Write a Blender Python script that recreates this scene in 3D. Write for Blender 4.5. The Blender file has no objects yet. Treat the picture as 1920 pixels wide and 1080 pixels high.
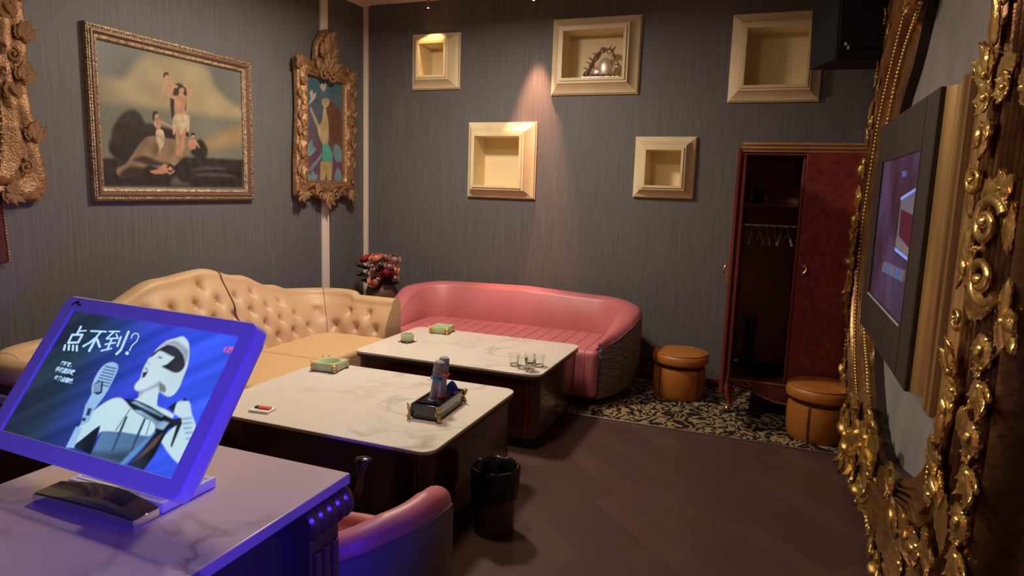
import bpy, bmesh, math, random
from mathutils import Vector, Matrix
random.seed(7)
PI=math.pi
SC=bpy.context.scene
COL=SC.collection
def srgb(r,g,b):
    f=lambda c:(c/255/12.92) if c/255<=.04045 else ((c/255+.055)/1.055)**2.4
    return (f(r),f(g),f(b),1)
# ------------------------------------------------------------------ materials
def newmat(name):
    m=bpy.data.materials.new(name); m.use_nodes=True
    nt=m.node_tree; b=nt.nodes['Principled BSDF']
    return m,nt,b
def sock(b,n,v):
    if n in b.inputs: b.inputs[n].default_value=v
def mat(name,col,rough=.5,metal=0,col2=None,scale=20,bump=0,bscale=60,spec=.5,coat=0,detail=3,stretch=None):
    m,nt,b=newmat(name)
    sock(b,'Base Color',col); sock(b,'Roughness',rough); sock(b,'Metallic',metal); sock(b,'Specular IOR Level',spec); sock(b,'Coat Weight',coat); sock(b,'Coat Roughness',.08)
    N=nt.nodes; L=nt.links
    if col2 or bump:
        tc=N.new('ShaderNodeTexCoord'); mp=N.new('ShaderNodeMapping'); L.new(tc.outputs['Object'],mp.inputs['Vector'])
        if stretch: mp.inputs['Scale'].default_value=stretch
    if col2:
        n=N.new('ShaderNodeTexNoise'); n.inputs['Scale'].default_value=scale; n.inputs['Detail'].default_value=detail
        L.new(mp.outputs[0],n.inputs['Vector'])
        r=N.new('ShaderNodeValToRGB'); r.color_ramp.elements[0].position=.35; r.color_ramp.elements[1].position=.68
        r.color_ramp.elements[0].color=col; r.color_ramp.elements[1].color=col2
        L.new(n.outputs['Fac'],r.inputs['Fac']); L.new(r.outputs['Color'],b.inputs['Base Color'])
    if bump:
        n2=N.new('ShaderNodeTexNoise'); n2.inputs['Scale'].default_value=bscale; n2.inputs['Detail'].default_value=4
        L.new(mp.outputs[0],n2.inputs['Vector'])
        bp=N.new('ShaderNodeBump'); bp.inputs['Strength'].default_value=bump; bp.inputs['Distance'].default_value=.01
        L.new(n2.outputs['Fac'],bp.inputs['Height']); L.new(bp.outputs['Normal'],b.inputs['Normal'])
    return m
def emit(name,col,st=1.0):
    m,nt,b=newmat(name)
    sock(b,'Base Color',(0,0,0,1)); sock(b,'Emission Color',col); sock(b,'Emission Strength',st); sock(b,'Roughness',.3); sock(b,'Specular IOR Level',.2)
    return m
M={}
def wallpaper():
    m,nt,b=newmat('striped_wallpaper'); N=nt.nodes; L=nt.links
    g=N.new('ShaderNodeNewGeometry'); sx=N.new('ShaderNodeSeparateXYZ'); L.new(g.outputs['Position'],sx.inputs[0])
    ad=N.new('ShaderNodeMath'); ad.operation='ADD'; L.new(sx.outputs['X'],ad.inputs[0]); L.new(sx.outputs['Y'],ad.inputs[1])
    cb=N.new('ShaderNodeCombineXYZ'); L.new(ad.outputs[0],cb.inputs['X'])
    zs=N.new('ShaderNodeMath'); zs.operation='MULTIPLY'; zs.inputs[1].default_value=.02; L.new(sx.outputs['Z'],zs.inputs[0]); L.new(zs.outputs[0],cb.inputs['Y'])
    n=N.new('ShaderNodeTexNoise'); n.inputs['Scale'].default_value=110; n.inputs['Detail'].default_value=3; n.inputs['Roughness'].default_value=.7; L.new(cb.outputs[0],n.inputs['Vector'])
    r=N.new('ShaderNodeValToRGB'); r.color_ramp.elements[0].position=.3; r.color_ramp.elements[1].position=.72
    r.color_ramp.elements[0].color=srgb(88,86,88); r.color_ramp.elements[1].color=srgb(109,106,106)
    L.new(n.outputs['Fac'],r.inputs['Fac'])
    # pale scuffs on the wall paper
    n2=N.new('ShaderNodeTexNoise'); n2.inputs['Scale'].default_value=2.6; n2.inputs['Detail'].default_value=6; n2.inputs['Roughness'].default_value=.65
    mp=N.new('ShaderNodeMapping'); mp.inputs['Scale'].default_value=(1.6,1.6,.7); mp.inputs['Location'].default_value=(3.1,1.7,.4); L.new(g.outputs['Position'],mp.inputs['Vector']); L.new(mp.outputs[0],n2.inputs['Vector'])
    r2=N.new('ShaderNodeValToRGB'); r2.color_ramp.elements[0].position=.69; r2.color_ramp.elements[1].position=.76; r2.color_ramp.elements[1].color=(.45,.45,.45,1)
    L.new(n2.outputs['Fac'],r2.inputs['Fac'])
    mx=N.new('ShaderNodeMix'); mx.data_type='RGBA'; L.new(r2.outputs['Color'],mx.inputs[0]); L.new(r.outputs['Color'],mx.inputs[6]); mx.inputs[7].default_value=srgb(170,165,155)
    L.new(mx.outputs[2],b.inputs['Base Color']); sock(b,'Roughness',.55); sock(b,'Specular IOR Level',.35)
    bp=N.new('ShaderNodeBump'); bp.inputs['Strength'].default_value=.25; bp.inputs['Distance'].default_value=.004; L.new(n.outputs['Fac'],bp.inputs['Height']); L.new(bp.outputs['Normal'],b.inputs['Normal'])
    return m
M['paper']=wallpaper()
def floorwood():
    m,nt,b=newmat('dark_herringbone_wood'); N=nt.nodes; L=nt.links
    g=N.new('ShaderNodeTexCoord')
    mp=N.new('ShaderNodeMapping'); mp.inputs['Rotation'].default_value=(0,0,PI/4); L.new(g.outputs['Object'],mp.inputs['Vector'])
    br=N.new('ShaderNodeTexBrick'); br.inputs['Scale'].default_value=1; br.inputs['Brick Width'].default_value=.9; br.inputs['Row Height'].default_value=.15; br.inputs['Mortar Size'].default_value=.0015
    br.inputs['Color1'].default_value=srgb(94,68,63); br.inputs['Color2'].default_value=srgb(74,52,49); br.inputs['Mortar'].default_value=srgb(40,28,26)
    L.new(mp.outputs[0],br.inputs['Vector'])
    n=N.new('ShaderNodeTexNoise'); n.inputs['Scale'].default_value=3; n.inputs['Detail'].default_value=5; L.new(g.outputs['Object'],n.inputs['Vector'])
    mx=N.new('ShaderNodeMix'); mx.data_type='RGBA'; mx.blend_type='MULTIPLY'; mx.inputs[0].default_value=.5
    L.new(br.outputs['Color'],mx.inputs[6]); L.new(n.outputs['Color'],mx.inputs[7]); 
    mx2=N.new('ShaderNodeMix'); mx2.data_type='RGBA'; mx2.inputs[0].default_value=.35; L.new(mx.outputs[2],mx2.inputs[6]); mx2.inputs[7].default_value=srgb(94,69,63)
    L.new(mx2.outputs[2],b.inputs['Base Color']); sock(b,'Roughness',.42); sock(b,'Specular IOR Level',.3)
    return m
M['floor']=floorwood()
def damask():
    m,nt,b=newmat('damask_carpet'); N=nt.nodes; L=nt.links
    g=N.new('ShaderNodeTexCoord')
    n=N.new('ShaderNodeTexNoise'); n.inputs['Scale'].default_value=7; n.inputs['Detail'].default_value=2; L.new(g.outputs['Object'],n.inputs['Vector'])
    mx=N.new('ShaderNodeMix'); mx.data_type='VECTOR'; mx.inputs[0].default_value=.12; L.new(g.outputs['Object'],mx.inputs[4]); L.new(n.outputs['Color'],mx.inputs[5])
    v=N.new('ShaderNodeTexVoronoi'); v.inputs['Scale'].default_value=26; v.feature='SMOOTH_F1'; v.inputs['Smoothness'].default_value=.3; L.new(mx.outputs[1],v.inputs['Vector'])
    w=N.new('ShaderNodeTexWave'); w.inputs['Scale'].default_value=5; w.inputs['Distortion'].default_value=14; w.inputs['Detail'].default_value=2.5; w.inputs['Detail Scale'].default_value=2.6; L.new(mx.outputs[1],w.inputs['Vector'])
    ml=N.new('ShaderNodeMath'); ml.operation='MULTIPLY'; L.new(v.outputs['Distance'],ml.inputs[0]); L.new(w.outputs['Fac'],ml.inputs[1])
    r=N.new('ShaderNodeValToRGB'); e=r.color_ramp.elements; e[0].position=.22; e[0].color=srgb(34,29,30); e[1].position=.30; e[1].color=srgb(150,128,92)
    L.new(ml.outputs[0],r.inputs['Fac']); L.new(r.outputs['Color'],b.inputs['Base Color']); sock(b,'Roughness',.95); sock(b,'Specular IOR Level',.1)
    return m
M['carpet']=damask()
def marble(name,base,vein,scale=2.2,width=.03,amt=.6):
    m,nt,b=newmat(name); N=nt.nodes; L=nt.links
    g=N.new('ShaderNodeTexCoord')
    n=N.new('ShaderNodeTexNoise'); n.inputs['Scale'].default_value=scale; n.inputs['Detail'].default_value=5; n.inputs['Distortion'].default_value=.6; L.new(g.outputs['Object'],n.inputs['Vector'])
    s=N.new('ShaderNodeMath'); s.operation='SUBTRACT'; s.inputs[1].default_value=.5; L.new(n.outputs['Fac'],s.inputs[0])
    a=N.new('ShaderNodeMath'); a.operation='ABSOLUTE'; L.new(s.outputs[0],a.inputs[0])
    r=N.new('ShaderNodeValToRGB'); e=r.color_ramp.elements; e[0].position=0; e[0].color=(amt,amt,amt,1); e[1].position=width; e[1].color=(0,0,0,1)
    L.new(a.outputs[0],r.inputs['Fac'])
    n2=N.new('ShaderNodeTexNoise'); n2.inputs['Scale'].default_value=1.3; L.new(g.outputs['Object'],n2.inputs['Vector'])
    r3=N.new('ShaderNodeValToRGB'); r3.color_ramp.elements[0].position=.45; r3.color_ramp.elements[1].position=.62; L.new(n2.outputs['Fac'],r3.inputs['Fac'])
    ml=N.new('ShaderNodeMath'); ml.operation='MULTIPLY'; L.new(r.outputs['Color'],ml.inputs[0]); L.new(r3.outputs['Color'],ml.inputs[1])
    mx=N.new('ShaderNodeMix'); mx.data_type='RGBA'; L.new(ml.outputs[0],mx.inputs[0]); mx.inputs[6].default_value=base; mx.inputs[7].default_value=vein
    L.new(mx.outputs[2],b.inputs['Base Color']); sock(b,'Roughness',.22); sock(b,'Specular IOR Level',.4)
    return m
M['marble']=marble('white_marble',srgb(214,206,194),srgb(150,145,136),2.0,.03,.7)
M['deskmarble']=marble('pinkish_marble',srgb(208,188,180),srgb(96,64,54),2.6,.035,.9)
M['ceiling']=mat('ceiling_paint',srgb(205,190,180),.8)
M['trimwood']=mat('pale_trim',srgb(232,214,196),.55)
M['greywall']=mat('grey_plaster',srgb(150,147,143),.8,col2=srgb(135,132,128),scale=4)
M['cream']=mat('cream_paint',srgb(226,208,170),.5,col2=srgb(214,192,150),scale=5,stretch=(1,1,1))
M['creamlight']=mat('cream_recess_paint',srgb(230,210,165),.6)
M['gold']=mat('gold_leaf',(.90,.66,.22,1),.27,.85,col2=(.70,.44,.13,1),scale=30,bump=.25,bscale=70)
M['goldbrown']=mat('aged_gold_board',(.34,.18,.07,1),.3,.65,col2=(.20,.09,.04,1),scale=14,bump=.25,bscale=45)
M['goldband']=mat('streaked_gold_wood',(.62,.40,.15,1),.36,.45,col2=(.34,.17,.07,1),scale=26,bump=.1,stretch=(1,.05,1))
M['oldgold']=mat('antique_gold',(.46,.27,.13,1),.38,.6,col2=(.26,.125,.065,1),scale=40,bump=.5,bscale=120)
M['framegold']=mat('picture_frame_gold',(.52,.40,.25,1),.4,.75,col2=(.22,.14,.085,1),scale=60,bump=.5,bscale=160)
M['framebrown']=mat('picture_frame_brown',(.16,.085,.055,1),.45,.2,bump=.3)
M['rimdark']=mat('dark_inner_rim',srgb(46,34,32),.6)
M['brass']=mat('brass',(.75,.52,.18,1),.25,1)
M['copper']=mat('copper_rod',(.62,.32,.17,1),.35,1)
M['beige']=mat('beige_leather',srgb(198,164,124),.48,bump=.08,bscale=300,col2=srgb(190,154,114),scale=3)
M['beigeseat']=mat('beige_seat_leather',srgb(204,168,122),.5,bump=.06,bscale=300)
M['pink']=mat('pink_leather',srgb(194,112,117),.42,bump=.06,bscale=350,col2=srgb(186,103,109),scale=4)
M['greyquilt']=None
M['mahog']=mat('dark_mahogany_lacquer',srgb(66,28,26),.18,col2=srgb(50,20,20),scale=6,stretch=(1,1,.15),coat=.5)
M['darkedge']=mat('dark_edge_band',srgb(60,46,34),.4)
M['black']=mat('black_base',srgb(18,17,20),.5)
M['blackgloss']=mat('black_gloss_plastic',srgb(16,15,18),.12,bump=.3,bscale=25)
M['burl']=mat('red_burl_veneer',srgb(142,56,52),.3,col2=srgb(108,38,38),scale=28,detail=6,coat=.3)
M['wardwood']=mat('wardrobe_red_wood',srgb(136,66,54),.35,col2=srgb(112,52,44),scale=10,stretch=(1,1,.15))
M['wardtan']=mat('wardrobe_tan_trim',srgb(190,140,96),.35,col2=srgb(168,118,78),scale=10)
M['wardin']=mat('wardrobe_inside',srgb(186,128,108),.55)
M['tan']=mat('tan_leather',srgb(178,112,48),.42,bump=.12,bscale=120,col2=srgb(164,98,40),scale=5)
M['tandark']=mat('tan_seam',srgb(90,50,22),.6)
M['jade']=mat('pale_green_jade',srgb(186,198,152),.3,col2=srgb(166,186,136),scale=18)
M['jadegold']=mat('ornament_gold',(.62,.45,.2,1),.4,.9,bump=.4,bscale=150)
M['glass']=None
M['lilac']=mat('lilac_plastic',srgb(168,160,200),.35)
M['micgrey']=mat('grey_mesh_foam',srgb(150,148,164),.8,bump=.5,bscale=500)
M['bluering']=mat('blue_rubber',srgb(30,120,200),.45)
M['redpl']=mat('red_plastic',srgb(225,80,70),.4)
M['navy']=mat('navy_cloth',srgb(20,40,130),.6)
M['traybl']=mat('black_tray_lacquer',srgb(30,32,44),.15,coat=.5)
M['whitepl']=mat('white_plastic',srgb(228,226,230),.35)
M['bezel']=mat('light_bezel',srgb(226,222,236),.35)
M['chrome']=mat('chrome',(.82,.82,.84,1),.08,1)
M['darkgloss']=mat('dark_mirror_lid',(.05,.05,.05,1),.04,0,spec=1.0)
M['silverpl']=mat('silver_plastic',srgb(200,198,206),.4)
M['tvbezel']=mat('tv_bezel_brushed',srgb(72,62,58),.5,col2=srgb(58,48,46),scale=60,stretch=(1,.1,3),bump=.1)
M['tvside']=mat('tv_side_black',srgb(22,20,22),.5)
M['speaker']=mat('speaker_cloth_black',srgb(24,23,26),.9,bump=.2,bscale=400)
M['binmetal']=mat('bin_dark_metal',srgb(90,74,68),.35,.6)
M['linerbag']=mat('black_bin_liner',srgb(16,16,20),.25,bump=.8,bscale=40)
M['white']=mat('white_hanger',srgb(225,222,215),.5)
M['statuemetal']=mat('silver_bronze',(.55,.45,.36,1),.22,.95,bump=.3,bscale=60)
M['stone']=mat('pale_bronze_stone',(.62,.52,.42,1),.35,.5)
M['vase']=mat('brown_glazed_vase',srgb(86,46,40),.35,col2=srgb(120,86,66),scale=9)
M['rosepeach']=mat('peach_rose',srgb(222,150,118),.7)
M['rosered']=mat('dark_red_rose',srgb(150,40,46),.7)
M['rosebright']=mat('red_rose',srgb(180,44,38),.7)
M['rosedust']=mat('dusty_pink_flower',srgb(176,138,128),.7)
M['leaf']=mat('dark_green_leaf',srgb(44,52,46),.6)
M['leafgrey']=mat('grey_green_leaf',srgb(92,90,80),.6)
M['winered']=mat('wine_red_wood',srgb(84,40,44),.4)
M['edgestrip']=mat('metal_edge_strip',(.45,.40,.36,1),.35,.9)
M['deskbody']=mat('desk_dark_panel',srgb(70,60,66),.4)
M['deskgold']=mat('desk_bronze_wood',(.20,.13,.075,1),.3,.6)
M['chrblack']=mat('black_leather',srgb(22,21,24),.25)
def quilt():
    m,nt,b=newmat('grey_quilted_leather'); N=nt.nodes; L=nt.links
    sock(b,'Base Color',srgb(104,96,98)); sock(b,'Roughness',.5)
    g=N.new('ShaderNodeNewGeometry'); sx=N.new('ShaderNodeSeparateXYZ'); L.new(g.outputs['Position'],sx.inputs[0])
    def mth(op,a,bv):
        n=N.new('ShaderNodeMath'); n.operation=op
        for i,x in enumerate((a,bv)):
            if x is None: continue
            if isinstance(x,(int,float)): n.inputs[i].default_value=x
            else: L.new(x,n.inputs[i])
        return n.outputs[0]
    h=mth('SUBTRACT',sx.outputs['X'],sx.outputs['Y']); k=2*PI/.05
    a=mth('ABSOLUTE',mth('SINE',mth('MULTIPLY',mth('ADD',h,sx.outputs['Z']),k/2),None),None)
    c=mth('ABSOLUTE',mth('SINE',mth('MULTIPLY',mth('SUBTRACT',h,sx.outputs['Z']),k/2),None),None)
    mn=mth('MINIMUM',a,c)
    bp=N.new('ShaderNodeBump'); bp.inputs['Strength'].default_value=.6; bp.inputs['Distance'].default_value=.008; L.new(mn,bp.inputs['Height']); L.new(bp.outputs['Normal'],b.inputs['Normal'])
    return m
M['greyquilt']=quilt()
M['greyplain']=mat('grey_chair_leather',srgb(104,96,100),.5,bump=.05,bscale=300)
def glassm():
    m,nt,b=newmat('clear_glass'); sock(b,'Base Color',(.98,1,.98,1)); sock(b,'Roughness',.02); sock(b,'Transmission Weight',1.0); sock(b,'IOR',1.45); return m
M['glass']=glassm()
# ------------------------------------------------------------------ mesh helper
class G:
    def __init__(s): s.v=[]; s.f=[]; s.m=[]; s.cur=0
    def add(s,vs,fs):
        o=len(s.v); s.v+= [tuple(p) for p in vs]; s.f+=[tuple(i+o for i in f) for f in fs]; s.m+=[s.cur]*len(fs); return s
    def box(s,c,d,rot=None):
        x,y,z=[q/2 for q in d]; R=rot or Matrix.Identity(3)
        vs=[Vector(c)+R@Vector((a*x,b*y,e*z)) for a in(-1,1) for b in(-1,1) for e in(-1,1)]
        return s.add(vs,[(0,1,3,2),(4,6,7,5),(0,4,5,1),(2,3,7,6),(0,2,6,4),(1,5,7,3)])
    def rings(s,rs,closed=True,cap=True,loop=False):
        n=len(rs[0]); vs=[p for r in rs for p in r]; fs=[]
        m=len(rs)
        for i in range(m if loop else m-1):
            a=i*n; b=((i+1)%m)*n
            for j in range(n if closed else n-1):
                k=(j+1)%n; fs.append((a+j,a+k,b+k,b+j))
        if cap and not loop: fs.append(tuple(range(n-1,-1,-1))); fs.append(tuple((m-1)*n+j for j in range(n)))
        return s.add(vs,fs)
    def lathe(s,prof,c=(0,0,0),n=24,ax=None,cap=True,sq=1):
        R=ax or Matrix.Identity(3); rs=[]
        for r,z in prof: rs.append([Vector(c)+R@Vector((r*math.cos(2*PI*j/n),r*sq*math.sin(2*PI*j/n),z)) for j in range(n)])
        return s.rings(rs,True,cap)
    def tube(s,pts,r,n=8,closed=False):
        P=[Vector(p) for p in pts]; m=len(P); rad=r if isinstance(r,(list,tuple)) else [r]*m
        rs=[]; up=None
        for i in range(m):
            t=(P[(i+1)%m]-P[i-1]) if closed else (P[min(i+1,m-1)]-P[max(i-1,0)])
            if t.length<1e-9: t=Vector((0,0,1))
            t.normalize()
            if up is None: up=t.orthogonal().normalized()
            up=(up-t*up.dot(t)); up=up.normalized() if up.length>1e-6 else t.orthogonal().normalized()
            w=t.cross(up)
            rs.append([P[i]+(up*math.cos(2*PI*j/n)+w*math.sin(2*PI*j/n))*rad[i] for j in range(n)])
        return s.rings(rs,True,not closed,closed)
    def sphere(s,c,r,n=10,sc=(1,1,1)):
        prof=[(math.sin(PI*i/(n//2+1)),-math.cos(PI*i/(n//2+1))) for i in range(n//2+2)]
        rs=[]
        for a,z in prof: rs.append([Vector(c)+Vector((max(a,.02)*math.cos(2*PI*j/n)*r*sc[0],max(a,.02)*math.sin(2*PI*j/n)*r*sc[1],z*r*sc[2])) for j in range(n)])
        return s.rings(rs)
    def prism(s,poly,z0,z1,inset=0):
        n=len(poly); vs=[(x,y,z0) for x,y in poly]+[(x,y,z1) for x,y in poly]
        fs=[tuple(range(n-1,-1,-1)),tuple(range(n,2*n))]+[(i,(i+1)%n,n+(i+1)%n,n+i) for i in range(n)]
        return s.add(vs,fs)
    def flat(s,poly,z): return s.add([(x,y,z) for x,y in poly],[tuple(range(len(poly)))])
    def merge(s,o,mx=None):
        mx=mx or Matrix.Identity(4); off=len(s.v)
        s.v+=[tuple(mx@Vector(p)) for p in o.v]; s.f+=[tuple(i+off for i in f) for f in o.f]; s.m+=[k+s.cur for k in o.m]; return s
    def mesh(s,name,mats,smooth=True,ang=38,fix=True):
        me=bpy.data.meshes.new(name); me.from_pydata(s.v,[],s.f); 
        for k in (mats if isinstance(mats,(list,tuple)) else [mats]): me.materials.append(k)
        for p,k in zip(me.polygons,s.m): p.material_index=k
        if fix:
            bm=bmesh.new(); bm.from_mesh(me); bmesh.ops.recalc_face_normals(bm,faces=bm.faces); bm.to_mesh(me); bm.free()
        if smooth:
            me.polygons.foreach_set('use_smooth',[True]*len(me.polygons)); me.set_sharp_from_angle(angle=math.radians(ang))
        me.update(); return me
    def build(s,name,mats,parent=None,smooth=True,bev=0,seg=3,sub=0,ang=38,fix=True):
        o=bpy.data.objects.new(name,s.mesh(name,mats,smooth,ang,fix)); COL.objects.link(o)
        if parent: o.parent=parent
        if bev:
            b=o.modifiers.new('b','BEVEL'); b.width=bev; b.segments=seg; b.limit_method='ANGLE'; b.angle_limit=math.radians(35); b.harden_normals=False
        if sub:
            b=o.modifiers.new('s','SUBSURF'); b.levels=sub; b.render_levels=sub
        return o
def tag(o,label,cat,group=None):
    o['label']=label; o['category']=cat
    if group: o['group']=group
    return o
def thing(name,label,cat,loc=(0,0,0),rz=0,group=None,basis=None):
    o=bpy.data.objects.new(name,None); COL.objects.link(o); o.empty_display_size=.05
    if basis:
        u,v,n=[Vector(k).normalized() for k in basis]
        R=Matrix((u,v,n)).transposed().to_4x4(); R.translation=Vector(loc); o.matrix_world=R
    else:
        o.location=loc; o.rotation_euler=(0,0,rz)
    return tag(o,label,cat,group)
def struct(o): o['kind']='structure'; return o
def copy_tree(o,parent=None):
    c=o.copy(); COL.objects.link(c)
    if parent: c.parent=parent
    for ch in o.children: copy_tree(ch,c)
    return c
def rrect(w,h,r,n=6,cx=0,cy=0):
    out=[]
    for sx,sy,a0 in((1,1,0),(-1,1,PI/2),(-1,-1,PI),(1,-1,1.5*PI)):
        for i in range(n+1):
            a=a0+PI/2*i/n; out.append((cx+sx*(w/2-r)+r*math.cos(a),cy+sy*(h/2-r)+r*math.sin(a)))
    return out
def cat_rom(P,n,closed=False):
    P=[Vector(p) for p in P]; m=len(P); out=[]
    segs=m if closed else m-1
    for i in range(segs):
        p0=P[(i-1)%m] if closed or i>0 else P[0]; p1=P[i]; p2=P[(i+1)%m]; p3=P[(i+2)%m] if closed or i+2<m else P[-1]
        for k in range(n):
            t=k/n; out.append(.5*((2*p1)+(p2-p0)*t+(2*p0-5*p1+4*p2-p3)*t*t+(3*p1-p0-3*p2+p3)*t**3))
    if not closed: out.append(P[-1])
    return out
def interp(tab,x):
    if x<=tab[0][0]: return tab[0][1]
    for (a,b),(c,d) in zip(tab,tab[1:]):
        if x<=c:
            t=(x-a)/(c-a); t=t*t*(3-2*t); return b+(d-b)*t
    return tab[-1][1]
def lin(tab,x):
    if x<=tab[0][0]: return tab[0][1]
    for (a,b),(c,d) in zip(tab,tab[1:]):
        if x<=c: return b+(d-b)*(x-a)/(c-a)
    return tab[-1][1]
# ------------------------------------------------------------------ camera
XL,XR,YB,ZC,YF=-3.567,.59,5.394,3.09,-1.3
f_px=1269.366; yaw,pit,rol=-0.368582747,0.147298369,0.0321051789
fw=Vector((math.sin(yaw),math.cos(yaw),0)); rt=Vector((math.cos(yaw),-math.sin(yaw),0)); up=Vector((0,0,1))
FW=fw*math.cos(pit)-up*math.sin(pit); u2=up*math.cos(pit)+fw*math.sin(pit)
RT=rt*math.cos(rol)+u2*math.sin(rol); UP=u2*math.cos(rol)-rt*math.sin(rol)
cam=bpy.data.cameras.new('camera'); co=bpy.data.objects.new('camera',cam); COL.objects.link(co)
Rm=Matrix((RT,UP,-FW)).transposed().to_4x4(); Rm.translation=Vector((0,0,1.5)); co.matrix_world=Rm
cam.sensor_width=36; cam.lens=36*f_px/1920; cam.clip_start=.02
SC.camera=co
SC.view_settings.view_transform='Standard'; SC.view_settings.look='None'; SC.view_settings.gamma=1; SC.view_settings.exposure=0; SC.view_settings.use_curve_mapping=False
# TAB_O [-1.2259, 0.958, 1.0748] [0.9989, -0.0471, -0.0034] [0.0303, 0.5851, 0.8104]
RAILS=[
  [[4.395, 2.586], [3.835, 2.431], [3.586, 2.367], [3.623, 2.386]] ,
  [[4.55, 2.303], [4.115, 2.238], [3.958, 2.195], [3.812, 2.156]] ,
  [[4.609, 1.979], [4.43, 1.954], [4.199, 1.93], [4.102, 1.92]] ,
  [[4.721, 1.509], [4.646, 1.493], [4.318, 1.481], [4.203, 1.483]] ,
  [[4.818, 1.102], [4.69, 1.115], [4.338, 1.148], [4.238, 1.158]] ,
  [[4.705, 0.739], [4.545, 0.785], [4.243, 0.792], [4.117, 0.802]] ,
  [[4.598, 0.452], [4.285, 0.53], [3.957, 0.612], [3.936, 0.591]] ,
  [[4.234, 0.254], [3.906, 0.344], [3.665, 0.41], [3.637, 0.409]] ,
  [[3.841, 0.171], [3.591, 0.267], [3.377, 0.349], [3.322, 0.354]] ,
  [[3.498, 0.136], [3.161, 0.292], [3.008, 0.394], [3.027, 0.4]] ,
  [[3.139, 0.114], [2.822, 0.346], [2.781, 0.443], [2.809, 0.463]] ,
  [[2.778, 0.089], [2.506, 0.4], [2.562, 0.524], [2.66, 0.546]] ,
  [None, None, None, [2.567, 0.642]] ,
  [None, None, None, [2.483, 0.774]] ,
  [None, None, None, [2.435, 1.068]] ,
  [None, None, None, [2.461, 1.466]] ,
  [None, None, None, [2.467, 1.941]] ,
]
TVP= {'out': [[4.0732, 1.8687], [2.6198, 1.869], [2.6517, 0.8442], [3.8867, 0.8442]], 'scr': [[3.823, 1.6791], [2.842, 1.6784], [2.823, 1.0409], [3.8332, 1.0391]], 'bar1': [[3.1909, 1.5106], [2.8325, 1.5513], [2.8251, 1.5398], [3.1818, 1.4977]], 'bar2': [[3.1952, 1.3062], [2.8302, 1.2866], [2.8333, 1.2745], [3.1844, 1.2915]], 'panel': [[3.1818, 1.4977], [2.8239, 1.5379], [2.8329, 1.3568], [2.8327, 1.2903], [3.1833, 1.3093]], 'red': [[3.1575, 1.4633], [2.8363, 1.4439], [2.8291, 1.318], [3.1346, 1.3561]], 'cream': [[3.1946, 1.344], [2.8396, 1.3172], [2.8327, 1.2903], [3.1833, 1.3093]], 'pics': [[3.4432, 1.2239], [2.8772, 1.2384], [2.8926, 1.1923], [3.4749, 1.177]], 'line': [[3.8089, 1.0368], [2.8551, 1.0351], [2.8634, 1.0296], [3.8024, 1.0295]], 'dot': [[3.2246, 1.6154], [3.1355, 1.6167], [3.1208, 1.5952], [3.2092, 1.5932]]}
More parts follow.
